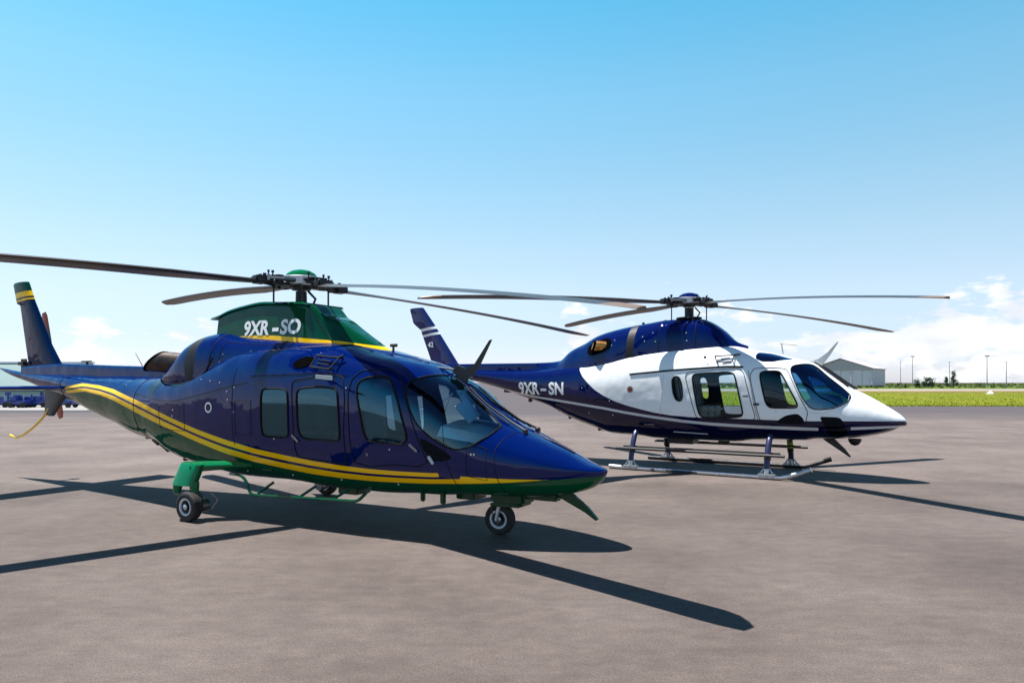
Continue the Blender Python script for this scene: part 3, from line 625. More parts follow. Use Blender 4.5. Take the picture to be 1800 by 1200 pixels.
# mast fairing
VX=[];a=at=None
def at_m(X,Y,Z):
    zb=np.interp(X,[-1.5,-1.1,-.1,.9,1.4,1.72],[2.26,2.245,2.205,2.105,2.03,1.98]); th=np.interp(X,[-1.45,-1.0,-.6,1.8],[-.06,-.005,.045,.062]); y=th-(Z-zb)
    return {'yellow':y}
S=shell(A1,xgrid(-1.19,1.525,-1.18,1.5,.03,.05),[],at_m); V,F,A=S[('body',0)]
mf=mk('mast_fairing',V,F,M['green1'],h1,attrs=A); mf.data.set_sharp_from_angle(angle=R(32))
e=MB(); e.plate([(-.36,2.0),(-.30,2.50),(.30,2.50),(.36,2.0)],.02,lambda a,b,s:(-1.185+s,a,b)); e.build('fairing_bulkhead','black',mf,smooth=False)
lip=MB(); lp=[(x,A1.pos(x,1)[1]) for x in np.linspace(-1.33,.42,24)]
lp=[(x,(z if x>-1.20 else A1.pos(-1.2,1)[1]-(-1.20-x)*.2)) for x,z in lp]
for i in range(len(lp)-1):
    (xa,za),(xb,zb)=lp[i],lp[i+1]; b=len(lip.v); lip.v+=[(xa,-.335,za-.02),(xa,.335,za-.02),(xb,.335,zb-.02),(xb,-.335,zb-.02),(xa,-.31,za+.008),(xa,.31,za+.008),(xb,.31,zb+.008),(xb,-.31,zb+.008)]
    lip.f+=[(b+4,b+5,b+6,b+7),(b,b+3,b+2,b+1),(b,b+1,b+5,b+4),(b+2,b+3,b+7,b+6),(b,b+4,b+7,b+3),(b+1,b+2,b+6,b+5)]
lip.build('fairing_top_panel','green1',mf,smooth=False)
for s in (-1,1):
    line_on(mf,'fairing_seam',A1,[(1.0,.52),(.45,.80)],.004,'seam',s)
    text=text_on('registration_lettering','9XR',.252,-.655,2.272,lambda x,z,s=s:(x,s*(yat(A1,x,z)+.004),z) ,'greytext',mf,shear=.04,bold=.009,sx=.98,slope=.0) if s<0 else None
    if s<0:
        text_on('registration_lettering','-',.252,-.135,2.272,lambda x,z:(x,-(yat(A1,x,z)+.004),z),'greytext',mf,bold=.012,sx=1.3)
        text_on('registration_lettering','SO',.252,.00,2.272,lambda x,z:(x,-(yat(A1,x,z)+.004),z),'greytext',mf,shear=.04,bold=.009,sx=1.04)
rotor(h1,2.956,.24,5.014,5.5,R(17.732),2.62,'gear_green',1.12)
# tail boom cover, fins, stabiliser
def boom_cover(root,loft,xa,xb,w,ztops,mat,name='driveshaft_cover'):
    V=[];F=[]; xs=np.linspace(xa,xb,40); prof=[(-1.05,0),(-1,.75),(-.92,.92),(-.72,1),(0,1.02),(.72,1),(.92,.92),(1,.75),(1.05,0)]
    for x in xs:
        zt=float(np.interp(x,[p[0] for p in ztops],[p[1] for p in ztops])); zb=float(loft.par(x)[0])-.06
        for a,b in prof: V.append((x,a*w,zb+(zt-zb)*b))
    n=len(prof)
    for i in range(len(xs)-1):
        for k in range(n-1): F.append((i*n+k,(i+1)*n+k,(i+1)*n+k+1,i*n+k+1)[::-1])
    F.append(tuple(range(n))); F.append(tuple((len(xs)-1)*n+k for k in reversed(range(n))))
    m=MB(); m.v=V; m.f=F; return m.build(name,mat,root,angle=50)
boom_cover(h1,F1,-6.45,-2.2,.105,[(-6.45,1.93),(-5.4,1.975),(-4,1.925),(-3.1,1.90),(-2.2,1.88)],'blue1')
def fa1(X,Z): return {'green':Z-3.20-(X+6.8)*.06,'yellow':np.maximum(np.minimum(Z-3.12-(X+6.8)*.06,3.215+(X+6.8)*.06-Z),np.minimum(Z-3.055-(X+6.8)*.06,3.09+(X+6.8)*.06-Z))}
fin_part('vertical_fin',h1,[(1.86,-6.38,-5.30),(1.96,-6.41,-5.42),(2.3,-6.50,-5.72),(3.0,-6.68,-6.19),(3.04,-6.79,-6.215),(3.37,-6.90,-6.395),(3.40,-6.86,-6.42)],.15,.09,1.9,3.4,'fin1',fa1)
fin_part('ventral_fin',h1,[(1.52,-5.92,-5.22),(1.40,-5.90,-5.31),(1.12,-5.93,-5.62),(1.10,-5.80,-5.66)],.08,.05,1.5,1.1,'black')
sk=MB(); sk.tube(catmull([(-5.35,0,1.49),(-5.60,0,1.38),(-5.93,0,1.10),(-6.2,0,.93),(-6.42,0,.82),(-6.62,0,.74),(-6.80,0,.70),(-7.0,0,.73)],6),.021,10); sk.build('tail_skid','yellow',h1)
def stab(root,x0,x1,z,span,mat,sweep=.0):
    V=[];F=[];prof=[]
    for k in range(20):
        ang=2*math.pi*k/20; x=(1+math.cos(ang))/2; th=5*(.2969*math.sqrt(x)-.126*x-.3516*x*x+.2843*x**3-.1036*x**4); prof.append((x,th*(1 if ang<math.pi else -1)))
    for y in np.linspace(-span,span,9):
        for x,h in prof: V.append((x0-(x0-x1)*x-sweep*abs(y)*(1-x),y,z+h*.07))
    for i in range(8):
        for k in range(20): F.append((i*20+k,i*20+(k+1)%20,(i+1)*20+(k+1)%20,(i+1)*20+k))
    F.append(tuple(range(20))); F.append(tuple(160+k for k in reversed(range(20)))); m=MB(); m.v=V;m.f=F; return m.build('stabilizer',mat,root,angle=50)
stab(h1,-4.82,-5.48,1.575,1.44,'blue1',.05)
def tail_rotor(root,x,y,z,rad,ang):
    h=MB(); h.lathe([(.0,-.06),(.06,-.06),(.07,.02),(.05,.08),(0,.09)],(x,y,z),(0,1,0),16); h.tube([(x,0.02,z),(x,y,z)],.035,10); h.box((x,.06,z),(.26,.14,.16),None,.04)
    hb=h.build('tail_rotor','dark',root)
    for k in range(2):
        a=R(ang)+k*math.pi; d=Vector((math.cos(a),0,math.sin(a))); s=Vector((-math.sin(a),0,math.cos(a))); V=[];F=[]
        for r in (.12,.25,.4,.6,rad-.08,rad-.02,rad):
            c=.10 if r<.3 else .19*(1 if r<rad-.05 else .72)
            for (u,v) in ((-.5,0),(-.2,.012),(.3,.014),(.5,0),(.3,-.012),(-.2,-.010)): V.append(Vector((x,y+.02,z))+d*r+s*(u*c)+Vector((0,v,0)))
        for i in range(6):
            for q in range(6): F.append((i*6+q,i*6+(q+1)%6,(i+1)*6+(q+1)%6,(i+1)*6+q))
        F.append(tuple(range(6))); F.append(tuple(36+q for q in reversed(range(6)))); m=MB(); m.v=V;m.f=F; b=m.build('tail_rotor_blade','blade',hb,angle=60); b.data.materials.append(M['orange'])
        for p in b.data.polygons:
            if (p.center-Vector((x,y,z))).length>rad-.32: p.material_index=1
tail_rotor(h1,-6.37,.35,1.97,.97,106)
m=MB(); m.box((-6.56,0,1.99),(.26,.12,.16),None,.05); m.build('gearbox_fairing','black',h1)  # black gearbox fairing behind the fin foot, no lamp
# exhausts
def exhaust(root,pts,r,mat,rim,cut=0.0):
    for s in (-1,1):
        P=[Vector((a,b*-s*-1*s*s if False else b*s,c)) for a,b,c in pts]; m=MB()
        m.tube(P,r,24,caps=False); b0=len(m.v)
        ax=(P[-1]-P[-2]).normalized(); m.tube([P[-1]+ax*.002,P[-1]-ax*.22],[r*.94,r*.9],24,caps=False)
        n=24; base=(len(P)-1)*n
        for k in range(n): m.f.append((base+k,base+(k+1)%n,b0+(k+1)%n,b0+k))
        if cut:                                               # scarfed mouth
            for i in list(range(base,base+n))+list(range(b0,b0+n)):
                v=Vector(m.v[i]); m.v[i]=tuple(v+ax*(P[-1].z-v.z)*cut)
        o=m.build('exhaust_pipe',mat,root,angle=40)
        d=MB(); q=P[-1]-ax*.20; d.tube([q,q-ax*.01],r*.88,20); d.build('exhaust_core','void',o)
        rr=MB(); rr.tube([P[-1]-ax*.05,P[-1]+ax*.0],r*1.03,24,caps=False); rr.tube([P[-1]-ax*.05,P[-1]+ax*.0],r*.92,24,caps=False)
        for i,v in enumerate(rr.v): v=Vector(v); rr.v[i]=tuple(v+ax*((P[-1].z-v.z)*cut+.012))
        rr.build('exhaust_lip','void',o)
exhaust(h1,[(-1.55,.34,1.90),(-1.85,.40,1.92),(-2.12,.47,1.945),(-2.24,.50,1.955)],.145,'exh','black',.95)
# landing gear
m=MB(); m.box((3.12,0,.43),(.42,.26,.17),None,.03); m.box((3.10,0,.35),(.36,.30,.035),None,.01); m.build('nose_gear_housing','green1',h1)
m=MB(); m.box((3.50,0,.455),(.38,.16,.07),None,.02); m.build('nose_fairing','green1',h1)
m=MB(); m.tube([(3.02,0,.40),(3.00,0,.33)],.035,12)
for s in (-1,1): m.tube([(3.0,0,.335),(3.0,.085*s,.31),(2.97,.09*s,.172)],[.022,.022,.018],10)
m.tube([(2.97,-.10,.172),(2.97,.10,.172)],.014,10); m.build('nose_gear_fork','alu',h1)
m=MB(); m.tube([(3.06,0,.36),(3.10,0,.30),(3.05,0,.27)],.012,8); m.build('torque_link','steel',h1)
m=MB(); m.tube(catmull([(2.96,-.07,.37),(2.93,-.12,.30),(2.95,-.115,.22),(2.97,-.09,.18)],5),.006,6); m.build('hose','black',h1)
wheel(h1,'nose_wheel',(2.97,0,.172),.172,.125,R(-6))
for s in (-1,1):
    leg=MB()                                        # moulded leg, forked round the wheel
    sec=[(.685,-.62,-.94,.06,1.01),(.665,-.59,-.965,.07,1.03),(.58,-.60,-.97,.075,1.06),(.50,-.61,-.98,.08,1.09),(.42,-.62,-.99,.08,1.12)]
    def ring(z,xf,xr,hw,yc): 
        c=(xf+xr)/2; a=(xf-xr)/2
        return [(c+a*math.copysign(abs(math.cos(t))**.6,math.cos(t)),s*(yc+hw*math.copysign(abs(math.sin(t))**.7,math.sin(t))),z) for t in np.linspace(0,2*math.pi,20,endpoint=False)]
    rg=[ring(*q) for q in sec]; b=len(leg.v)
    for r_ in rg: leg.v+=r_
    for i in range(len(rg)-1):
        for k in range(20): leg.f.append((b+i*20+k,b+i*20+(k+1)%20,b+(i+1)*20+(k+1)%20,b+(i+1)*20+k))
    leg.f.append(tuple(b+k for k in range(20))); leg.f.append(tuple(b+80+k for k in reversed(range(20))))
    for (xa,xb) in ((-.62,-.68),(-.97,-.91)):       # the two prongs
        leg.tube([((xa+xb)/2,s*1.10,.46),((xa+xb)/2*1.0+(.02 if xa>-.8 else -.015),s*1.11,.34),((xa+xb)/2+(.0 if xa>-.8 else .0),s*1.12,.30)],[.055,.045,.03],12,flat=1.3)
    lo=leg.build('main_gear_leg','gear_green',h1,angle=40)
    arm=MB(); arm.tube([(-.80,s*1.03,.63),(-.72,s*.95,.635),(-.52,s*.80,.645),(-.33,s*.66,.645),(-.28,s*.5,.64)],[.065,.065,.055,.045,.045],14,flat=2.1); arm.build('gear_arm','gear_green',lo)
    st=MB(); st.tube([(-.75,s*1.03,.40),(-.66,s*.98,.26),(-.62,s*1.02,.19)],.022,8); st.tube([(-.62,s*.95,.17),(-.62,s*1.05,.17)],.075,16); st.tube(catmull([(-.55,s*.95,.33),(-.48,s*.9,.24),(-.55,s*.93,.12)],5),.009,6); st.build('brake_unit','steel',lo)
    ax=MB(); ax.tube([(-.655,s*1.0,.18),(-.655,s*1.22,.18)],.018,10); ax.tube([(-.655,s*1.06,.18),(-.66,s*1.09,.42)],.03,10); ax.build('axle','dark',lo)
    wheel(h1,'main_wheel',(-.655,s*1.165,.18),.18,.13)
    st=MB(); y0=.74
    st.tube(catmull([(-.50,s*.70,.53),(-.22,s*.78,.53),(-.10,s*.80,.47),(-.04,s*.80,.36),(.03,s*.80,.325),(.25,s*.80,.325),(.8,s*.80,.345),(1.45,s*.80,.365),(1.62,s*.80,.375),(1.70,s*.78,.43),(1.74,s*.70,.52)],5),.018,8)
    for x in (.12,.80,1.30): st.tube([(x-.02,s*.80,.335+.02*x),(x+.10,s*.66,.47)],.016,8)
    st.build('boarding_step','green1',h1)
# wire cutters, wipers, antennas, belly equipment
cutter('wire_cutter',h1,[(2.36,1.80),(2.40,1.74),(2.47,1.66),(2.50,1.58),(2.56,1.72),(2.62,1.74),(2.72,1.88),(2.86,2.135),(2.84,2.13),(2.64,1.86),(2.52,1.82),(2.42,1.86)],.035,'black')
m=MB(); m.tube([(2.10,0,1.84),(2.44,0,1.80)],.010,6); m.tube([(2.28,0,1.74),(2.44,0,1.80)],.010,6); m.build('cutter_brace','black',h1)
cutter('wire_cutter',h1,[(3.60,.50),(3.74,.44),(3.98,.33),(4.10,.255),(4.125,.27),(4.02,.38),(3.86,.50),(3.80,.53)],.035,'green1')
for s in (-1,1):
    P=[surf(F1,x,t,s,.03) for x,t in ((3.33,.90),(3.15,.93),(2.85,.94),(2.62,.955))]; m=MB(); m.tube(P,.012,6); m.tube([surf(F1,x,t,s,.018) for x,t in ((3.16,.90),(2.9,.915),(2.60,.935))],.009,6); m.lathe([(.03,0),(.03,.04),(.015,.05),(0,.05)],surf(F1,3.36,.90,s,0),(0,0,1),12); m.build('wiper','black',h1)
m=MB()
for P in [[surf(F1,x,1,1,.008) for x in np.linspace(2.2,3.28,24)]]: m.tube(P,.022,8)
m.build('centre_post','blue1',h1)
line_on(h1,'nose_hinge',F1,[(3.38,.985),(3.6,.98),(3.85,.97)],.012,'black',1,.004)
m=MB(); zr=F1.pos(1.50,1)[1]; m.tube([(1.50,0,zr-.02),(1.50,0,zr+.08)],.014,8); m.tube([(1.46,0,zr+.085),(1.55,0,zr+.085)],.020,8); m.build('antenna','black',h1)
m=MB(); m.tube([(-3.27,0,1.90),(-3.45,0,2.11)],[.007,.004],6); m.build('whip_antenna','black',h1)
m=MB(); m.tube([(-4.7,0,1.95),(-4.7,0,1.99)],.02,8); m.box((-4.72,0,2.0),(.26,.05,.022),None,.01); m.build('beacon','black',h1)
for x,z,l in ((-2.75,.84,.16),(-2.55,.77,.22),(-2.95,.90,.05),(-3.35,1.01,.03),(-2.1,.62,.05)): m=MB(); m.box((x,-.12,z-.035),(l,.10,.07),Matrix.Rotation(R(28),3,'Y'),.015); m.build('belly_antenna','black',h1)
for x,l,h in ((.9,.3,.10),(2.15,.05,.06),(2.42,.06,.07),(2.6,.24,.03),(1.2,.05,.05)): m=MB(); m.box((x,0 if l>.2 else -.3,.43-h/2),(l,.28 if l>.2 else .05,h+.06),None,.012); m.build('belly_fitting','green1',h1)
# side intake and handhold above the doors
for s in (-1,1):
    def P(x,z,o=0): return (x,s*(max(yat(F1,x,z),yat(C1,x,z))+o),z)
    m=MB(); 
    V=[P(.72,1.90,.006)]+[P(.74+.15*math.cos(a),1.90+.065*math.sin(a)+.02*math.cos(a),.008) for a in np.linspace(0,2*math.pi,24,endpoint=False)]; mk('side_intake',V,[(0,1+k,1+(k+1)%24) for k in range(24)],M['void'],h1)
    m.tube([P(.95,1.97,.0),P(.95,1.97,.07),P(1.27,1.94,.07),P(1.27,1.94,0)],.011,8); m.tube([P(.93,1.84,.0),P(.93,1.84,.07),P(1.22,1.81,.07),P(1.22,1.81,0)],.011,8)
    m.tube([P(1.0,1.92,.05),P(1.18,1.90,.05),P(1.18,1.86,.05),P(1.0,1.88,.05)],.008,6,closed=True); m.tube([P(1.27,1.94,.07),P(1.31,1.97,.09)],.012,6); m.tube([P(.95,1.97,.07),P(.93,1.84,.07)],.009,6); m.tube([P(1.27,1.94,.07),P(1.22,1.81,.07)],.009,6)
    m.build('handhold','seam',h1)
    m=MB(); m.box(P(1.12,1.72,.004),(.26,.01,.05),Matrix.Rotation(R(4),3,'Y'),.003); m.build('placard','reflector',h1)
disc_on(h1,'roundel',F1,-.79,1.35,.048,.066,'greytext'); disc_on(h1,'roundel_core',F1,-.79,1.345,.0,.022,'dark')
text_on('door_marking','V',.05,1.72,.86,lambda x,z:(x,-(yat(F1,x,z)+.003),z),'reflector',h1)
detail_row(h1,C1,[(-.75,2.02),(-.78,1.92),(-.74,1.86),(-.3,2.05),(-.05,2.0),(.2,2.03),(.45,2.05)],'steel','latch',.012)
detail_row(h1,F1,[(x,1.72-.02*i) for i,x in enumerate((-1.2,-1.0,-.8,-.6))]+[(x,1.60) for x in (1.46,-.32)]+[(x,.55) for x in (-.4,.4,1.2,2.0)]+[(-.45,1.55),(-.43,1.45),(-1.55,1.30),(-1.57,1.22),(.35,1.0),(2.05,.95),(3.0,.93),(3.03,.93),(-3.0,1.62)],'alu','fastener',.011)
# door handles
for s in (-1,1):
    for nm,x,z in (('door_cabin',.70,1.02),('door_crew',2.36,.98)):
        par=o1[(nm,s)]; m=MB(); y=yat(F1,x,z); m.box((x,s*(y+.01),z),(.13,.018,.03),Matrix.Rotation(R(35),3,'Y'),.006); m.build('door_handle','steel',par)
    m=MB(); m.box((2.56,s*(yat(F1,2.56,.86)+.012),.86),(.10,.02,.035),Matrix.Rotation(R(50),3,'Y'),.006); m.build('static_port','reflector',h1)
interior(h1,.62,1.86,-.25,2.55,1)
m=MB(); m.plate([(-.60,1.10),(-.52,1.20),(-.2,1.25),(.2,1.25),(.52,1.20),(.60,1.10)],.6,lambda a,b,s:(2.83+s*.95,a*(1-.22*(s>0)),b-.09*(s>0))); m.build('glareshield','card',h1,smooth=False)
m=MB(); m.box((2.50,0,1.0),(.10,1.0,.34),Matrix.Rotation(R(-15),3,'Y'),.02); m.build('instrument_panel','black',h1)
m=MB(); m.box((2.74,-.30,1.36),(.012,.34,.24),Matrix.Rotation(R(-38),3,'Y')@Matrix.Rotation(R(16),3,'X'),.003); m.build('map_card','paper',h1)
m=MB(); m.box((2.60,-.12,1.50),(.02,.26,.18),Matrix.Rotation(R(-30),3,'Y'),.003); m.build('compass_card','paper',h1)
# ================================================================== second helicopter: white over navy, on skids
F2=Loft(FUS2); C2=Loft(COWL2,90)
h2=thing('helicopter',(3.463,14.037,0),'white and navy blue helicopter standing on landing skids, parked behind the wheeled one','helicopter',rz=-R(32.788))
WP=[tuple(p) for p in PO['b2']]+[(3.9,1.015),(3.9,3.2),(-1.0,3.2),(-1.25,2.32),(-1.6,2.235),(-1.85,2.17),(-2.05,2.08),(-2.15,2.0)]
S2=sorted([tuple(p) for p in PO['s2']]); S2=[(-5.6,1.70),(-4.6,1.56)]+[p for p in S2 if p[0]<2.0]+[(2.3,.866),(2.6,.868),(3.0,.893),(3.5,.918),(3.80,.93)]
def at2(X,Y,Z):
    w=sdist(WP,X,Z); s=np.interp(X,[p[0] for p in S2],[p[1] for p in S2]); th=np.interp(X,[-5.5,-3,0,2,3.6],[.018,.024,.028,.030,.022])
    st=th-np.abs(Z-s); g=np.where((X>2.47)&(X<2.95),-.05,st); k=s+.10+np.clip(-X-1.2,0,4)*.02
    navy=np.interp(X,[-7,-5,-3.3,-2.2,-1.2,0,4],[1.80,1.66,1.46,1.42,1.30,1.10,1.05])-Z  # lower hull and boom: dark reflection put into the colour below this line
    return {'white':w,'stripe':g,'navy':navy}
regs2=[('door_cabin','door_cabin2'),('door_crew','door_crew2'),('window_rear','window_rear2'),('window_cabin','window_cabin2'),('window_crew','window_crew2'),('windshield','windshield2'),('roof_window','roof_window2'),('chin_window','chin_window2'),('chin_window_front','chin_window_front2')]
mats2={'body':'paint2','door_cabin':'paint2','door_crew':'paint2','window_rear':'glass2','window_cabin':'glass2','window_crew':'glass2','windshield':'wind2','roof_window':'roofglass','chin_window':'smoke','chin_window_front':'smoke'}
o2=shell_parts(h2,F2,xgrid(-7.18,3.743,-2.4,3.6,.02,.05),regs2,at2,mats2,names,dd,fw=.014)
PO['grille2']=[(-1.10,.30),(-1.06,.90),(-.90,.90),(-.94,.30)]
shell_parts(h2,C2,xgrid(-3.58,1.135,-3.5,1.1,.025,.05),[('grille','grille2')],None,{'body':'blue2','grille':'grille'},names,{},body='engine_cowling')
for s in (-1,1):
    line_on(h2,'cowling_seam',C2,[(.30,.2),(.24,.95)],.006,'seam',s); line_on(h2,'cowling_seam',C2,[(-.42,.2),(-.42,.95)],.006,'seam',s)
    line_on(h2,'door_track',F2,[(-.92,.628),(-.2,.645),(.5,.662),(1.24,.682)],.016,'void',s,.006)
    line_on(h2,'panel_seam',F2,[(-.30,.35),(-.22,.62)],.003,'reflector',s); line_on(h2,'panel_seam',F2,[(2.93,.90),(2.90,.62),(2.55,.46),(2.35,.44)],.003,'reflector',s)
    line_on(h2,'belly_strake',F2,[(-.1,.22),(.55,.21)],.010,'reflector',s,.004)
    line_on(h2,'panel_seam',F2,[(-2.75,.15),(-2.75,.93)],.003,'seam',s)
    line_on(h2,'cabin_step_seam',F2,[(1.50,.33),(1.33,.66)],.004,'seam',s)
rotor(h2,3.238,.25,2.645,5.42,R(34.141),2.86,'blue2',1.18)
boom_cover(h2,F2,-6.45,-3.4,.10,[(-6.45,2.09),(-5.1,2.095),(-3.4,2.085)],'blue2')
def fa2(X,Z): 
    q=Z-(X+6.5)*.12; return {'white':np.maximum(np.minimum(q-2.935,3.005-q),np.minimum(q-2.79,2.85-q))}
fin_part('vertical_fin',h2,[(2.02,-6.40,-5.50),(2.12,-6.44,-5.65),(2.95,-6.80,-6.28),(3.08,-6.98,-6.37),(3.14,-7.04,-6.42),(3.48,-7.15,-6.70),(3.50,-7.10,-6.73)],.15,.09,2.0,3.5,'fin2',fa2)
text_on('fin_number','42',.17,-6.50,2.52,lambda x,z:(x,-.085,z),'greytext',h2,bold=.006,sx=1.0)
fin_part('ventral_fin',h2,[(1.72,-5.92,-5.22),(1.60,-5.90,-5.31),(1.32,-5.93,-5.62),(1.30,-5.80,-5.66)],.08,.05,1.7,1.3,'fin2',lambda X,Z:{'white':Z*0-1})
stab(h2,-4.95,-5.55,1.80,1.30,'blue2',.05)
tail_rotor(h2,-6.40,.35,2.12,.97,122)
sk=MB(); sk.tube(catmull([(-5.4,0,1.60),(-5.95,0,1.30),(-6.4,0,1.05),(-6.8,0,.98)],6),.021,10); sk.build('tail_skid','alu',h2)
exhaust(h2,[(-1.35,.36,2.37),(-1.55,.44,2.385),(-1.72,.52,2.395),(-1.80,.58,2.40)],.105,'brass','black',.2)
for s in (-1,1):
    V=[];n=24
    for k in range(n):
        a=2*math.pi*k/n; x=-1.70+.27*math.copysign(abs(math.cos(a))**.7,math.cos(a)); z=2.385+.14*math.copysign(abs(math.sin(a))**.7,math.sin(a))+(x+1.7)*.25
        y=max(yat(C2,x,z),yat(F2,x,z)); V.append((x,s*(y+.02),z))
    V.append((-1.70,s*(max(yat(C2,-1.7,2.385),yat(F2,-1.7,2.385))+.024),2.385)); mk('exhaust_recess',V,[(k,(k+1)%n,n) for k in range(n)],M['void'],h2)
text_on('registration_lettering','9XR',.35,-3.69,1.415,lambda x,z:(x,-(yat(F2,x,z)+.005),z),'greytext',h2,bold=.012,sx=.87)
text_on('registration_lettering','-',.30,-3.08,1.44,lambda x,z:(x,-(yat(F2,x,z)+.005),z),'greytext',h2,bold=.013,sx=1.6)
text_on('registration_lettering','SN',.35,-2.865,1.415,lambda x,z:(x,-(yat(F2,x,z)+.005),z),'greytext',h2,bold=.012,sx=.93)
disc_on(h2,'filler_cap',F2,-.90,1.525,0,.055,'maroon'); disc_on(h2,'filler_ring',F2,-.90,1.525,.058,.075,'reflector')
# skid landing gear
for s in (-1,1):
    m=MB(); P=catmull([(-1.24,s*.98,.045),(-.6,s*.98,.042),(.6,s*.98,.042),(1.75,s*.98,.042),(1.98,s*.98,.055),(2.18,s*.98,.12),(2.40,s*.98,.205)],5)
    m.tube(P,.040,14); sko=m.build('skid','alu' if s<0 else 'dark',h2)
    m=MB(); m.box((.2,s*.98,.042),(.65,.088,.088),None,.03); m.box((-.35,s*.98,.042),(.12,.092,.092),None,.03); m.build('skid_wear_sleeve','dark',sko)
    m=MB(); m.tube([(2.30,s*.98,.17),(2.42,s*.98,.215)],.045,12); m.build('skid_toe','rubber' if s>0 else 'alu',sko)
    for x in (-.80,1.70):
        m=MB(); m.tube(catmull([(x,s*.98,.06),(x,s*.96,.25),(x,s*.90,.45),(x,s*.80,.64),(x,s*.70,.74)],6),.042,12,flat=1.25); lg=m.build('crosstube','navytube',h2)
        m=MB(); m.tube([(x,s*.98,.07),(x,s*.972,.18)],[.052,.047],12); m.box((x,s*.98,.075),(.30,.10,.05),None,.015); m.tube([(x-.12,s*.98,.08),(x-.03,s*.975,.20)],.016,8); m.tube([(x+.12,s*.98,.08),(x+.03,s*.975,.20)],.016,8); m.build('skid_saddle','alu',lg)
        m=MB(); m.tube([(x,s*.905,.40),(x,s*.93,.33)],.06,12); m.build('clamp','black',lg)
    m=MB(); m.tube([(-1.10,s*1.0,.41),(2.0,s*1.0,.41)],.026,10); m.tube([(-1.0,s*.86,.44),(1.9,s*.86,.44)],.016,8)
    for x in (-.8,1.7): m.tube([(x,s*1.0,.41),(x,s*.88,.42)],.02,8)
    m.build('boarding_step','black',h2)
m=MB(); m.tube([(1.70,.935,.32),(1.70,.90,.45),(1.70,.82,.60)],.046,10,flat=1.25); m.build('strap','olive',h2,label='yellow green strap round the far front skid leg')
for x,l,h in ((-.1,.5,.07),(.7,.2,.04),(1.9,.06,.05),(-1.9,.05,.05),(-2.6,.05,.04),(-3.6,.06,.06),(-4.2,.16,.03)):
    zb=float(F2.par(x)[1]); m=MB(); m.box((x,-.05,zb-h/2+.02),(l,.10 if l<.3 else .4,h+.05),None,.012); m.build('belly_fitting','black',h2)
m=MB(); m.lathe([(.0,-.09),(.06,-.07),(.10,-.02),(.11,.03)],(2.95,0,.655),(0,0,1),20); m.build('landing_light','black',h2)
m=MB(); m.tube([(-1.75,-.33,.86),(-1.72,-.38,.74),(-1.68,-.36,.66)],.006,6); m.build('tie_wire','alu',h2)
cutter('wire_cutter',h2,[(2.20,2.03),(2.30,1.99),(2.42,1.96),(2.55,2.14),(2.69,2.37),(2.67,2.375),(2.50,2.18),(2.36,2.08)],.03,'reflector')
cutter('wire_cutter',h2,[(2.40,.69),(2.52,.60),(2.70,.48),(2.87,.36),(2.89,.375),(2.80,.50),(2.64,.66),(2.56,.71)],.03,'black')
m=MB(); m.tube([(1.76,0,2.18),(1.735,0,2.36),(1.70,0,2.37),(1.80,0,2.355),(2.00,0,2.33)],.010,6); m.build('antenna','steel',h2)
m=MB(); m.tube([(-.95,0,2.80),(-.95,0,2.85)],.014,6); m.lathe([(.03,0),(.03,.03),(0,.04)],(-.95,0,2.84),(0,0,1),10); m.build('beacon','blue2',h2)
for s in (-1,1):
    P=[surf(F2,x,t,s,.03) for x,t in ((2.96,.92),(2.75,.935),(2.5,.95),(2.3,.96))]; m=MB(); m.tube(P,.013,6); m.tube([surf(F2,x,t,s,.02) for x,t in ((2.86,.90),(2.6,.925),(2.38,.945))],.014,6); m.build('wiper','black',h2)
    def P(x,z,o=0): return (x,s*(max(yat(F2,x,z),yat(C2,x,z))+o),z)
    m=MB(); m.tube([P(.72,2.14),P(.72,2.14,.06),P(1.06,2.155,.06),P(1.06,2.155,0)],.012,8); m.tube([P(.78,2.03),P(.78,2.03,.06),P(1.05,2.04,.06),P(1.05,2.04,0)],.010,8); m.tube([P(.72,2.14,.06),P(.78,2.03,.06)],.01,6); m.tube([P(1.06,2.155,.06),P(1.05,2.04,.06)],.01,6); m.tube([P(.84,2.09,.05),P(1.0,2.10,.05)],.010,6); m.tube([P(1.06,2.155,.06),P(1.16,2.17,.06)],.014,6); m.build('handhold','dark',h2)
    V=[P(.46,2.13,.006)]+[P(.46+.07*math.cos(a),2.13+.035*math.sin(a),.006) for a in np.linspace(0,2*math.pi,20,endpoint=False)]; mk('side_intake',V,[(0,1+k,1+(k+1)%20) for k in range(20)],M['reflector'],h2)
    m=MB(); m.lathe([(.022,0),(.022,.02),(0,.025)],P(.53,2.13,0),(0,s,0),12); m.build('intake_probe','black',h2)
    for dx in (0,.025,.05): m=MB(); m.box(P(-.93+dx,2.17,.003),(.015,.006,.05)); m.build('vent_slot','dark',h2)
    for x,z in ((-.62,2.13),(-1.75,1.88)): 
        m=MB(); m.box(P(x,z,.002),(.012,.006,.06)); m.build('latch','dark',h2)
    for nm,x,z in (('door_cabin',1.30,1.42),('door_crew',1.48,1.28)):
        par=o2[(nm,s)]; m=MB(); m.box(P(x,z,.01),(.10,.016,.035),None,.006); m.build('door_handle','dark' if nm=='door_crew' else 'steel',par)
detail_row(h2,F2,[(-1.62,1.18),(-1.56,1.15),(-1.30,1.02),(-1.86,1.04),(-1.35,1.30),(-2.0,1.55),(.6,2.0)],'alu','fastener',.012)
detail_row(h2,C2,[(-.75,2.55),(-.55,2.62),(-.70,2.46),(-.48,2.45),(.1,2.60),(.12,2.45),(-1.4,2.40),(-1.35,2.50)],'alu','latch',.014)
text_on('door_marking','I',.05,1.80,1.14,lambda x,z:(x,-(yat(F2,x,z)+.003),z),'dark',h2)
interior(h2,.84,2.06,-.15,2.35,2)
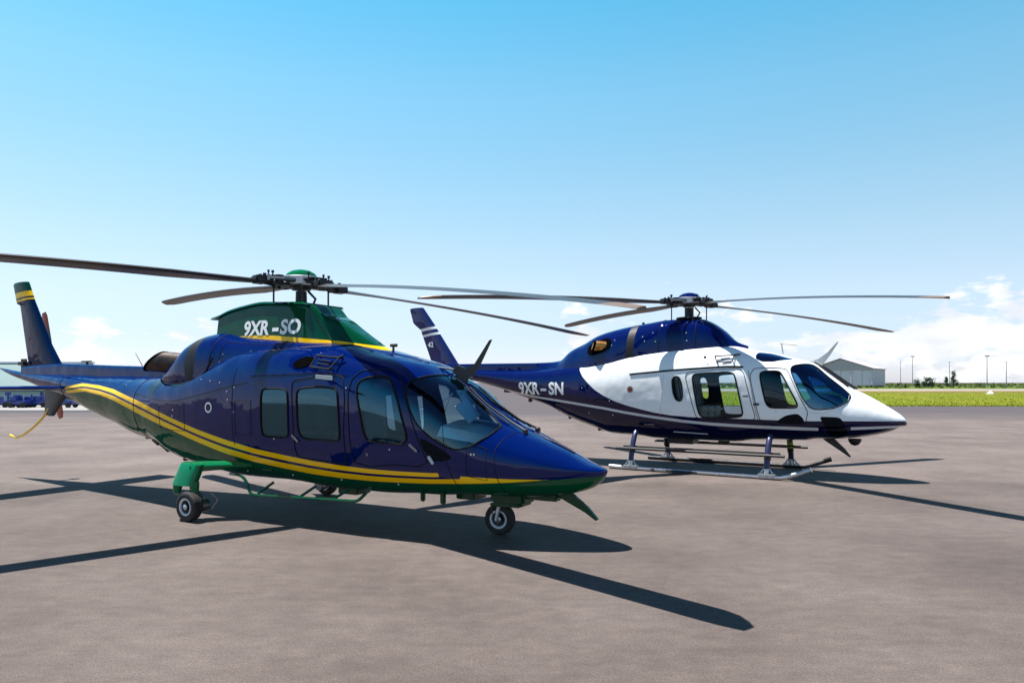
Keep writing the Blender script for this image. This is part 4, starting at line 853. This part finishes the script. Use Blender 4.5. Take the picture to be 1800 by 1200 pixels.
m=MB(); m.plate([(-.60,1.30),(-.52,1.42),(-.2,1.48),(.2,1.48),(.52,1.42),(.60,1.30)],.4,lambda a,b,s:(2.50+s*.9,a,b-.05*(s>0))); m.build('glareshield','trim',h2,smooth=False)
m=MB(); m.box((2.30,0,1.2),(.10,.95,.34),Matrix.Rotation(R(-15),3,'Y'),.02); m.build('instrument_panel','black',h2)
# ================================================================== ground
def ground_mat():
    m,nt,o=new_mat('worn_tarmac'); N=nt.nodes;L=nt.links; b=N.new('ShaderNodeBsdfPrincipled'); b.inputs['Specular IOR Level'].default_value=.25
    tc=N.new('ShaderNodeTexCoord'); geo=N.new('ShaderNodeNewGeometry'); P=geo.outputs['Position']
    def noise(scale,detail,rough=.5,sx=1,sy=1):
        mp=N.new('ShaderNodeMapping'); mp.inputs['Scale'].default_value=(sx,sy,1); L.new(P,mp.inputs[0]); n=N.new('ShaderNodeTexNoise'); n.inputs['Scale'].default_value=scale; n.inputs['Detail'].default_value=detail; n.inputs['Roughness'].default_value=rough; L.new(mp.outputs[0],n.inputs['Vector']); return n.outputs['Fac']
    def ramp(f,stops):
        c=N.new('ShaderNodeValToRGB'); e=c.color_ramp.elements; e[0].position=stops[0][0]; e[0].color=(*stops[0][1],1); e[1].position=stops[-1][0]; e[1].color=(*stops[-1][1],1)
        for p,q in stops[1:-1]: x=e.new(p); x.color=(*q,1)
        L.new(f,c.inputs[0]); return c.outputs[0]
    def mix(f,a,bb,mode='MIX'):
        x=N.new('ShaderNodeMix'); x.data_type='RGBA'; x.blend_type=mode
        if isinstance(f,float): x.inputs['Factor'].default_value=f
        else: L.new(f,x.inputs['Factor'])
        for s,v in (('A',a),('B',bb)):
            if isinstance(v,tuple): x.inputs[s].default_value=(*v,1)
            else: L.new(v,x.inputs[s])
        return x.outputs['Result']
    T0=(.080,.063,.057);T1=(.105,.084,.076);T2=(.130,.106,.097)
    c=ramp(noise(.55,5,.55),[(.3,T0),(.5,T1),(.72,T2)])
    c=mix(.55,c,ramp(noise(2.2,8,.7,1,2.2),[(.25,(.40,.40,.42)),(.5,(.5,.5,.5)),(.8,(.62,.60,.57))]),'OVERLAY')
    c=mix(.55,c,ramp(noise(6,8,.72,.8,1.4),[(.3,(.33,.32,.32)),(.5,(.5,.5,.5)),(.68,(.68,.68,.67))]),'OVERLAY')
    c=mix(.75,c,ramp(noise(60,5,.75),[(.3,(.24,.24,.25)),(.5,(.5,.5,.5)),(.7,(.76,.75,.73))]),'OVERLAY')
    c=mix(.8,c,ramp(noise(170,2,.6),[(.3,(.2,.2,.21)),(.5,(.5,.5,.5)),(.68,(.82,.81,.79))]),'OVERLAY')
    # hairline cracks and paver seams
    v=N.new('ShaderNodeTexVoronoi'); v.feature='DISTANCE_TO_EDGE'; v.inputs['Scale'].default_value=.22
    nn=N.new('ShaderNodeTexNoise'); nn.inputs['Scale'].default_value=1.1; nn.inputs['Detail'].default_value=5; L.new(P,nn.inputs['Vector']); va=N.new('ShaderNodeVectorMath'); va.operation='MULTIPLY_ADD'; va.inputs[1].default_value=(2.2,2.2,0); L.new(nn.outputs['Color'],va.inputs[0]); L.new(P,va.inputs[2]); L.new(va.outputs[0],v.inputs['Vector'])
    ck=ramp(v.outputs['Distance'],[(0,(.45,.45,.45)),(.006,(0,0,0))]); 
    ox=ramp(noise(1.3,5,.7),[(.60,(0,0,0)),(.74,(.30,.30,.30))]); c=mix(ox,c,(.042,.037,.036))
    vf=N.new('ShaderNodeTexVoronoi'); vf.inputs['Scale'].default_value=1.6; vf.inputs['Randomness'].default_value=1; L.new(P,vf.inputs['Vector']); fl=ramp(vf.outputs['Distance'],[(.0,(.55,.55,.55)),(.022,(0,0,0))]); c=mix(fl,c,(.28,.26,.24))
    # darker sealed band far out, next to the grass
    sx=N.new('ShaderNodeSeparateXYZ'); L.new(P,sx.inputs[0]); wn=noise(.10,4,.6,1,2.5); ad=N.new('ShaderNodeMath'); ad.operation='MULTIPLY_ADD'; ad.inputs[1].default_value=16; L.new(wn,ad.inputs[0]); L.new(sx.outputs['Y'],ad.inputs[2])
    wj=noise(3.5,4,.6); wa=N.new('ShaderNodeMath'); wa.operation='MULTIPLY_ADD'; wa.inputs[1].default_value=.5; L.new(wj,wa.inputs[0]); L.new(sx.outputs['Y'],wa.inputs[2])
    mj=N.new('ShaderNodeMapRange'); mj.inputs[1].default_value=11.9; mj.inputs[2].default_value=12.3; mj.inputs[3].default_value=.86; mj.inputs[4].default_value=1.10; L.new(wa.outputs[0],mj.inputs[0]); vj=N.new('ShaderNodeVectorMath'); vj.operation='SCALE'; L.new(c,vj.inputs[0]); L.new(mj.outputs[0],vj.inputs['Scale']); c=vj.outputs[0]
    mr=N.new('ShaderNodeMapRange'); mr.inputs[1].default_value=37; mr.inputs[2].default_value=48; L.new(ad.outputs[0],mr.inputs[0]); c=mix(mr.outputs[0],c,(.066,.054,.058))
    st=ramp(noise(.33,6,.75,.5,2.2),[(.56,(0,0,0)),(.72,(.35,.35,.35))]); c=mix(st,c,(.060,.051,.050))
    L.new(c,b.inputs['Base Color']); b.inputs['Roughness'].default_value=.85
    bp=N.new('ShaderNodeBump'); bp.inputs['Strength'].default_value=.35; bp.inputs['Distance'].default_value=.006; L.new(noise(110,5,.7),bp.inputs['Height']); L.new(bp.outputs[0],b.inputs['Normal']); L.new(b.outputs[0],o.inputs[0]); return m
def grass_mat(name,cols,scale=.5,sy=6):
    m,nt,o=new_mat(name); N=nt.nodes;L=nt.links; b=N.new('ShaderNodeBsdfPrincipled'); b.inputs['Roughness'].default_value=.9; b.inputs['Specular IOR Level'].default_value=.1
    geo=N.new('ShaderNodeNewGeometry'); mp=N.new('ShaderNodeMapping'); mp.inputs['Scale'].default_value=(1,.35,1); L.new(geo.outputs['Position'],mp.inputs[0])
    n=N.new('ShaderNodeTexNoise'); n.inputs['Scale'].default_value=scale; n.inputs['Detail'].default_value=9; n.inputs['Roughness'].default_value=.72; L.new(mp.outputs[0],n.inputs['Vector'])
    c=N.new('ShaderNodeValToRGB'); e=c.color_ramp.elements; e[0].position=.3; e[0].color=(*cols[0],1); e[1].position=.7; e[1].color=(*cols[2],1); x=e.new(.5); x.color=(*cols[1],1); L.new(n.outputs['Fac'],c.inputs[0]); L.new(c.outputs[0],b.inputs['Base Color']); L.new(b.outputs[0],o.inputs[0]); return m
M['tarmac']=ground_mat()
M['grassg']=grass_mat('dry_yellow_green_grass',[(.07,.095,.004),(.125,.145,.006),(.20,.165,.022)],.35)
M['grassf']=grass_mat('far_green_grass',[(.04,.075,.008),(.07,.115,.012),(.11,.14,.03)],.08)
M['grassblade']=grass_mat('grass_blades',[(.15,.20,.006),(.23,.28,.01),(.33,.30,.035)],1.5)
M['hedge']=grass_mat('dark_scrub',[(.025,.04,.012),(.045,.065,.02),(.075,.09,.03)],.2)
M['leaf']=pbr('dark_foliage',(.035,.065,.03),.8,var=.5,bscale=1.5); M['bark']=pbr('bark',(.12,.09,.07),.9)
M['concrete']=pbr('pale_concrete',(.24,.23,.22),.85,var=.15,bscale=.3); M['runway']=pbr('pale_runway',(.24,.19,.16),.9,var=.12,bscale=.05)
def sheet(name,x0,x1,y0,y1,z,mat,kind='structure',n=1):
    o=mk(name,[(x0,y0,z),(x1,y0,z),(x1,y1,z),(x0,y1,z)],[(0,1,2,3)],M[mat],None,False); o['kind']=kind; return o
sheet('ground',-2500,2500,-300,2500,0,'tarmac')
def strip(name,pts_near,pts_far,z,mat):
    n=len(pts_near); V=[(x,y,z) for x,y in pts_near]+[(x,y,z) for x,y in pts_far]; F=[(i,i+1,n+i+1,n+i) for i in range(n-1)]; o=mk(name,V,F,M[mat],None,False); o['kind']='structure'; return o
random.seed(4)
# grass verge: near edge about 50 m away, ragged
xs=[8.5+i*1.0 for i in range(220)]
edge=[(x,50.2-.02*(x-10)+.35*mnoise.noise(Vector((x*.35,0,0)))+.25*mnoise.noise(Vector((x*1.7,3,0)))) for x in xs]
strip('verge',edge,[(x if i else 22,134) for i,x in enumerate(xs)],.02,'grassg')
M['drygrass']=grass_mat('brown_dry_grass',[(.09,.07,.02),(.14,.12,.03),(.19,.17,.04)],.25)
strip('dry_grass_strip',[(20,112),(60,108),(120,115),(600,113)],[(22,133),(60,133),(120,133),(600,133)],.032,'drygrass')
strip('runway',[(22,132),(600,132)],[(30,176),(600,176)],.04,'runway')
strip('far_grassland',[(29,174),(900,174)],[(150,900),(1200,900)],.06,'grassf')
# ragged blades standing along the near part of the verge
V=[];F=[];rg=random.Random(7)
for i in range(42000):
    x=rg.uniform(9,95); y=50.1+.02*(10-x)+rg.random()**2.2*75; y+=.0
    if x>y*.76: continue
    h=rg.uniform(.03,.10)*(1.5 if rg.random()<.05 else 1); w=rg.uniform(.02,.06); a=rg.uniform(-.6,.6); b=len(V)
    V+=[(x-w*math.cos(a),y-w*math.sin(a),.0),(x+w*math.cos(a),y+w*math.sin(a),.0),(x+rg.uniform(-.06,.06),y+rg.uniform(-.05,.05),h)]; F.append((b,b+1,b+2))
g=mk('grass',V,F,M['grassblade'],None,False); tag(g,'yellow green grass growing on the verge beyond the tarmac','grass',kind='stuff')
V=[];F=[];rg=random.Random(9)                        # taller dark scrub along the far side of the runway
def clump(V,F,x,y,z,r,n,rg,s=.25,flat=1.0):
    for i in range(n):
        d=Vector((rg.gauss(0,1),rg.gauss(0,1),rg.gauss(0,1))).normalized()*r*rg.random()**.45; d.z*=flat; c=Vector((x,y,z))+d
        u=Vector((rg.gauss(0,1),rg.gauss(0,1),rg.gauss(0,1))).normalized(); w=u.orthogonal().normalized(); b=len(V); k=s*rg.uniform(.6,1.3)
        V+=[c+u*k,c+w*k*.6,c-u*k,c-w*k*.6]; F.append((b,b+1,b+2,b+3))
for i in range(420):
    x=30+rg.random()*260; y=200+rg.uniform(-6,60); r=rg.uniform(.2,.5)*(1.0 if rg.random()<.9 else 1.4)
    clump(V,F,x,y,r*.55,r*1.6,16,rg,.45,.5)
tag(mk('scrub',V,F,M['hedge'],None,False),'low dark green scrub along the far side of the runway','scrub',kind='stuff')
V=[];F=[]
for i in range(800):
    x=60+rg.random()*420; y=330+rg.uniform(-10,40); r=rg.uniform(.4,1.0); clump(V,F,x,y,r*.4,r*1.8,10,rg,.9,.45)
tag(mk('tree_line',V,F,M['hedge'],None,False),'distant dark line of bushes on the horizon right of the hangar','tree line',kind='stuff')
fpx=1261.36
def at(px,d): return (px-900)/fpx*d
def tree(px,d,h,wd,label,conical,seed):
    rg=random.Random(seed); x=at(px,d); t=thing('tree',(x,d,0),label,'tree',group='far trees on the horizon')
    m=MB(); m.tube([(0,0,-.3),(.1,0,h*.4),(0,.05,h*.9)],[h*.03,h*.02,h*.006],8)
    for k in range(7): a=rg.uniform(0,6.28); z=h*rg.uniform(.25,.7); m.tube([(0,0,z),(math.cos(a)*wd*.35,math.sin(a)*wd*.35,z+h*.1)],[h*.012,h*.004],5)
    m.build('trunk','bark',t); V=[];F=[]
    K=26 if conical else 18
    for i in range(K):
        u=rg.random(); z=h*(.12+.83*u); rr=wd*.5*((1-u)**.7 if conical else math.sqrt(max(.05,1-(2*u-1)**2))); a=rg.uniform(0,6.28); q=rr*rg.uniform(.2,.85)
        clump(V,F,math.cos(a)*q,math.sin(a)*q,z,wd*rg.uniform(.14,.24),26,rg,.14*wd*.6)
    mk('crown',V,F,M['leaf'],t,False)
tree(1611,230,2.7,2.4,'small grey green bushy tree right of the hangar',False,1)
tree(1633,230,3.2,3.8,'round dark tree, first dense one to the right of the hangar',False,2)
tree(1663,235,3.6,2.2,'small slim tree close beside the tall dark one',True,3)
tree(1676,235,5.6,3.0,'tallest dark conical tree standing on the horizon',True,4)
tree(1624,232,2.2,2.2,'low dark bush leaning on the round dark tree',False,6)
def pole(px,ytop,d,label,lamp=True):
    x=at(px,d); h=1.666+(671.5-ytop)*d/fpx; t=thing('light_mast',(x,d,0),label,'light mast',group='light masts on the horizon')
    m=MB(); m.tube([(0,0,0),(0,0,h)],[.14,.07],8); m.build('pole','mast',t)
    m=MB()
    if lamp:
        m.box((0,0,h),(1.3,.18,.12)); 
        for k in (-.5,0,.5): m.box((k,-.15,h-.12),(.34,.3,.22),None,.03)
    else: m.box((0,0,h-.1),(.5,.15,.2)); m.box((0,0,h*.62),(.3,.12,.12))
    m.build('lamp_head','mast',t)
M['mast']=pbr('grey_galvanised_mast',(.22,.23,.26),.6)
pole(1583,635,300,'faint slim light mast next to the hangar',False)
pole(1604,626,250,'grey light mast, nearer one right of the hangar')
pole(1669,636,260,'thin light mast above the tall conical tree',False)
pole(1735,625,210,'tall light mast right of the conical tree')
pole(1769,636,230,'rightmost slim light mast',False)
# hangar
def facade_mat(name,c,freq,axis_rot):
    m,nt,o=new_mat(name); N=nt.nodes;L=nt.links; b=N.new('ShaderNodeBsdfPrincipled'); b.inputs['Roughness'].default_value=.6
    tc=N.new('ShaderNodeTexCoord'); w=N.new('ShaderNodeTexWave'); w.inputs['Scale'].default_value=freq; w.inputs['Distortion'].default_value=.3; L.new(tc.outputs['Object'],w.inputs['Vector'])
    mr=N.new('ShaderNodeMapRange'); mr.inputs[3].default_value=.86; mr.inputs[4].default_value=1.06; L.new(w.outputs['Fac'],mr.inputs[0]); vm=N.new('ShaderNodeVectorMath'); vm.operation='SCALE'; vm.inputs[0].default_value=c; L.new(mr.outputs[0],vm.inputs['Scale']); L.new(vm.outputs[0],b.inputs['Base Color']); L.new(b.outputs[0],o.inputs[0]); return m
M['cladding']=facade_mat('grey_blue_cladding',(.70,.56,.76),1.5,0); M['roofing']=facade_mat('pale_grey_roofing',(.46,.38,.48),1.0,0); M['doorpanel']=facade_mat('hangar_door_panel',(.74,.60,.80),2.2,0)
hg=thing('hangar',(at(1534,250),250,0),'grey gabled metal hangar with sliding doors in the far distance','hangar',rz=R(-38))
W,Dp,He,Ha=21.0,21,6.4,9.9
def addwall(nm,V,F,mat): return mk(nm,V,F,M[mat],hg,False)
m=MB(); m.v=[(0,0,0),(0,Dp,0),(0,Dp,He),(0,0,He),(-.3,0,0),(-.3,Dp,0),(-.3,Dp,He),(-.3,0,He)]; m.f=[(0,1,2,3),(7,6,5,4),(3,2,6,7)]; m.build('side_wall','cladding',hg,False)
m=MB(); m.v=[(-W,0,0),(-W,Dp,0),(-W,Dp,He),(-W,0,He)]; m.f=[(0,1,2,3)]; m.build('side_wall','cladding',hg,False)
m=MB(); m.plate([(-W,5.9),(-W,He),(-W/2,Ha),(0,He),(0,5.9)],.4,lambda a,b,s:(a,.25+s,b)); m.build('gable','roofing',hg,False)
m=MB(); m.plate([(-W,0),(-W,He),(-W/2,Ha),(0,He),(0,0)],.3,lambda a,b,s:(a,Dp+s,b)); m.build('rear_wall','cladding',hg,False)
for i in range(6):
    w=W/6; m=MB(); m.box((-W+w*(i+.5),.3+.18*(i%2),2.95),(w*.985,.15,5.9)); m.build('door_panel','doorpanel',hg,False)
for x in (-W+.2,-.2,-W/3,-2*W/3): m=MB(); m.box((x,-.02,2.95),(.35,.3,5.9)); m.build('post','cladding',hg,False)
m=MB()
for sg in (0,1):
    a=(-W-.4,He-.05) if sg==0 else (-W/2,Ha+.15); b=(-W/2,Ha+.15) if sg==0 else (.4,He-.05)
    k=len(m.v); m.v+=[(a[0],-.5,a[1]),(b[0],-.5,b[1]),(b[0],Dp+.3,b[1]),(a[0],Dp+.3,a[1]),(a[0],-.5,a[1]+.2),(b[0],-.5,b[1]+.2),(b[0],Dp+.3,b[1]+.2),(a[0],Dp+.3,a[1]+.2)]; m.f+=[tuple(k+i for i in q) for q in ((0,3,2,1),(4,5,6,7),(0,1,5,4),(3,7,6,2),(0,4,7,3),(1,2,6,5))]
m.build('roof','roofing',hg,False)
# white marker on the grass
mk_=thing('marker',(at(1741,101),101,0),'white runway marker lying on the far grass','marker')
m=MB(); m.lathe([(.42,0),(.38,.12),(.16,.34),(.10,.38),(0,.38)],(0,0,.02),(0,0,1),16); m.build('cone','white',mk_); m=MB(); m.box((.05,0,.05),(1.1,.6,.07),None,.02); m.build('base','white',mk_)
# low building with ground equipment on the left, seen under the tail
M['teal']=pbr('teal_sheet_roof',(.03,.11,.12),.6,var=.15,bscale=.6); M['palewall']=pbr('pale_blue_wall',(.26,.42,.46),.8,var=.08,bscale=.5); M['carblue']=pbr('blue_equipment_paint',(.012,.04,.24),.45,coat=.4)
bd=thing('building',(at(70,52),52,0),'low pale building with a teal roof behind the helicopter tail','building')
m=MB(); m.box((-16,2.5,.5),(35,4.6,1.0)); m.build('wall','palewall',bd,False)
m=MB(); m.plate([(-.4,.98),(-.4,1.12),(2.6,3.10),(3.2,3.10),(5.2,1.1),(5.2,.98)],36,lambda a,b,s:(-16+s,a,b)); m.build('roof','teal',bd,False)
m=MB(); m.plate([(2.5,3.10),(2.5,3.22),(3.3,3.22),(3.3,3.10)],36.2,lambda a,b,s:(-16+s,a,b)); m.build('ridge_cap','white',bd,False)
for i in range(9): m=MB(); m.box((-32+i*4,.16,.5),(.12,.10,1.0)); m.build('pilaster','carblue',bd,False)
sheet('concrete_apron',-60,at(205,46),42.6,51.9,.008,'concrete')
sheet('black_strip',-60,at(240,42),40.6,41.6,.012,'black')  # plain black strip lying across the tarmac
def cart(px,d,l,h,label,kind):
    t=thing('ground_cart',(at(px,d),d,0),label,'ground cart',group='blue ground equipment below the tail')
    m=MB(); m.box((0,0,.34),(l,.8,.26),None,.05); m.box((-l*.25,0,.55),(l*.45,.7,.34),None,.05); m.build('chassis','carblue',t)
    m=MB()
    if kind==0: m.tube([(l*.3,0,.4),(l*.3,0,h)],.05,8); m.box((l*.3,0,h-.08),(.28,.25,.22),None,.03); m.tube([(l*.3,0,h*.7),(l*.45,0,h*.7),(l*.45,0,.4)],.035,8)
    elif kind==1: m.tube([(-l*.4,0,.5),(-l*.4,0,h),(l*.1,0,h),(l*.1,0,.5)],.04,8); m.box((-l*.15,0,.75),(l*.3,.5,.2),None,.04)
    else: m.box((0,0,h*.6),(l*.5,.6,h*.35),None,.08); m.tube([(l*.2,0,.5),(l*.2,0,h)],.04,8); m.tube([(-l*.3,0,.5),(-l*.3,0,h*.9)],.05,8)
    m.build('superstructure','carblue',t)
    for x in (-l*.35,l*.35):
        for y in (-.38,.38):
            m=MB(); m.lathe([(0,-.05),(.16,-.05),(.19,-.03),(.19,.03),(.16,.05),(0,.05)],(x,y,.19),(0,1,0),18); m.build('wheel','tyre',t)
cart(2,47.2,1.5,.98,'blue ground cart at the left picture edge with a tall post',0)
cart(36,46.8,1.1,.78,'blue ground cart with a bent tow frame',1)
cart(68,47.5,1.6,.98,'blue ground cart with two slim posts under the stabilizer',2)
cart(112,47.0,1.5,.72,'blue ground cart just right of the ventral fin',1)
# ================================================================== sky, sun, camera
sun_dir=Vector((-.303,.158,1)).normalized(); elev=math.asin(sun_dir.z); azim=math.atan2(sun_dir.x,sun_dir.y)
w=bpy.data.worlds.new('World'); scene.world=w; w.use_nodes=True; nt=w.node_tree; N=nt.nodes; L=nt.links; N.clear()
out=N.new('ShaderNodeOutputWorld'); bg=N.new('ShaderNodeBackground'); bg.inputs['Strength'].default_value=SKY_STRENGTH
sky=N.new('ShaderNodeTexSky'); sky.sky_type='NISHITA'; sky.sun_disc=False; sky.sun_elevation=elev; sky.sun_rotation=azim; sky.air_density=1.0; sky.dust_density=.4; sky.ozone_density=2.0; sky.altitude=300
hs=N.new('ShaderNodeHueSaturation'); hs.inputs['Saturation'].default_value=SKY_SAT; hs.inputs['Hue'].default_value=SKY_HUE; L.new(sky.outputs[0],hs.inputs['Color'])
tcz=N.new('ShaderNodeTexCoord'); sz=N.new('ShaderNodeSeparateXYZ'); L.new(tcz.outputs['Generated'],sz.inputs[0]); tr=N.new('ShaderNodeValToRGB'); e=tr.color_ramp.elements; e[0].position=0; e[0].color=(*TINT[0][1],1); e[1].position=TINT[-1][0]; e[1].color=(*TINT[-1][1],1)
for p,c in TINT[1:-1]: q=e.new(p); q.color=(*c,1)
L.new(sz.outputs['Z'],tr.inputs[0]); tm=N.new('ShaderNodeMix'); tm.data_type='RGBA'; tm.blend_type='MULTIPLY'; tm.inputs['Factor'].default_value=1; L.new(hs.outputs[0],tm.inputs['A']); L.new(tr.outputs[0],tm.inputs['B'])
tc=N.new('ShaderNodeTexCoord'); mp=N.new('ShaderNodeMapping'); mp.inputs['Scale'].default_value=(1,1,2.6); mp.inputs['Location'].default_value=CLOUD_LOC; L.new(tc.outputs['Generated'],mp.inputs[0])
n1=N.new('ShaderNodeTexNoise'); n1.inputs['Scale'].default_value=CLOUD_SC; n1.inputs['Detail'].default_value=12; n1.inputs['Roughness'].default_value=.58; L.new(mp.outputs[0],n1.inputs['Vector'])
sx=N.new('ShaderNodeSeparateXYZ'); L.new(tc.outputs['Generated'],sx.inputs[0])
band=N.new('ShaderNodeFloatCurve'); cv=band.mapping.curves[0]; cv.points[0].location=(0,.54); cv.points[1].location=(1,.0)
for p in ((.03,.60),(.075,.545),(.12,.43),(.16,.30),(.24,.20)): cv.points.new(*p)
band.mapping.update(); L.new(sx.outputs['Z'],band.inputs['Value'])
sb=N.new('ShaderNodeMath'); sb.operation='ADD'; L.new(n1.outputs['Fac'],sb.inputs[0]); xm=N.new('ShaderNodeMapRange'); xm.inputs[1].default_value=-1; xm.inputs[2].default_value=1; L.new(sx.outputs['X'],xm.inputs[0])
azc=N.new('ShaderNodeFloatCurve'); az_=azc.mapping.curves[0]; az_.points[0].location=(0,.5); az_.points[1].location=(1,.5)
for p in AZ: az_.points.new((p[0]+1)/2,.5+p[1])
azc.mapping.update(); L.new(xm.outputs[0],azc.inputs['Value']); a2=N.new('ShaderNodeMath'); a2.operation='ADD'; L.new(band.outputs[0],a2.inputs[0]); L.new(azc.outputs[0],a2.inputs[1]); a3=N.new('ShaderNodeMath'); a3.operation='SUBTRACT'; a3.inputs[1].default_value=.5; L.new(a2.outputs[0],a3.inputs[0]); L.new(a3.outputs[0],sb.inputs[1])
mr=N.new('ShaderNodeMapRange'); mr.interpolation_type='SMOOTHSTEP'; mr.inputs[1].default_value=CLOUD_T[0]; mr.inputs[2].default_value=CLOUD_T[1]; mr.inputs[4].default_value=.85; L.new(sb.outputs[0],mr.inputs[0])
n2=N.new('ShaderNodeTexNoise'); n2.inputs['Scale'].default_value=16; n2.inputs['Detail'].default_value=8; L.new(mp.outputs[0],n2.inputs['Vector'])
cc=N.new('ShaderNodeValToRGB'); e=cc.color_ramp.elements; e[0].position=.35; e[0].color=(*CLOUD_D,1); e[1].position=.62; e[1].color=(*CLOUD_B,1); L.new(n2.outputs['Fac'],cc.inputs[0])
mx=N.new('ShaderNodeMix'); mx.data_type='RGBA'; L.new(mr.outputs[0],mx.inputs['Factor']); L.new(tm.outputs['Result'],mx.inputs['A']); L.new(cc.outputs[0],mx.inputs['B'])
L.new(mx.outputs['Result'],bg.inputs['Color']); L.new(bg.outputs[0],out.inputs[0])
sl=bpy.data.lights.new('sun','SUN'); sl.energy=SUN_E; sl.angle=R(.53); sl.color=(1,.965,.91); so=bpy.data.objects.new('sun',sl); col.objects.link(so); so.rotation_euler=(-sun_dir).to_track_quat('-Z','Y').to_euler()
cam=bpy.data.cameras.new('camera'); co=bpy.data.objects.new('camera',cam); col.objects.link(co); co.location=(0,0,1.666); co.rotation_euler=(R(90),0,0)
cam.sensor_width=36; cam.lens=36*fpx/1800; cam.shift_y=71.5/1800; cam.clip_end=6000; cam.clip_start=.05; scene.camera=co
scene.view_settings.view_transform='Standard'; scene.view_settings.look='None'; scene.view_settings.exposure=EXPO; scene.view_settings.gamma=1
scene.cycles.max_bounces=10; scene.cycles.transparent_max_bounces=16
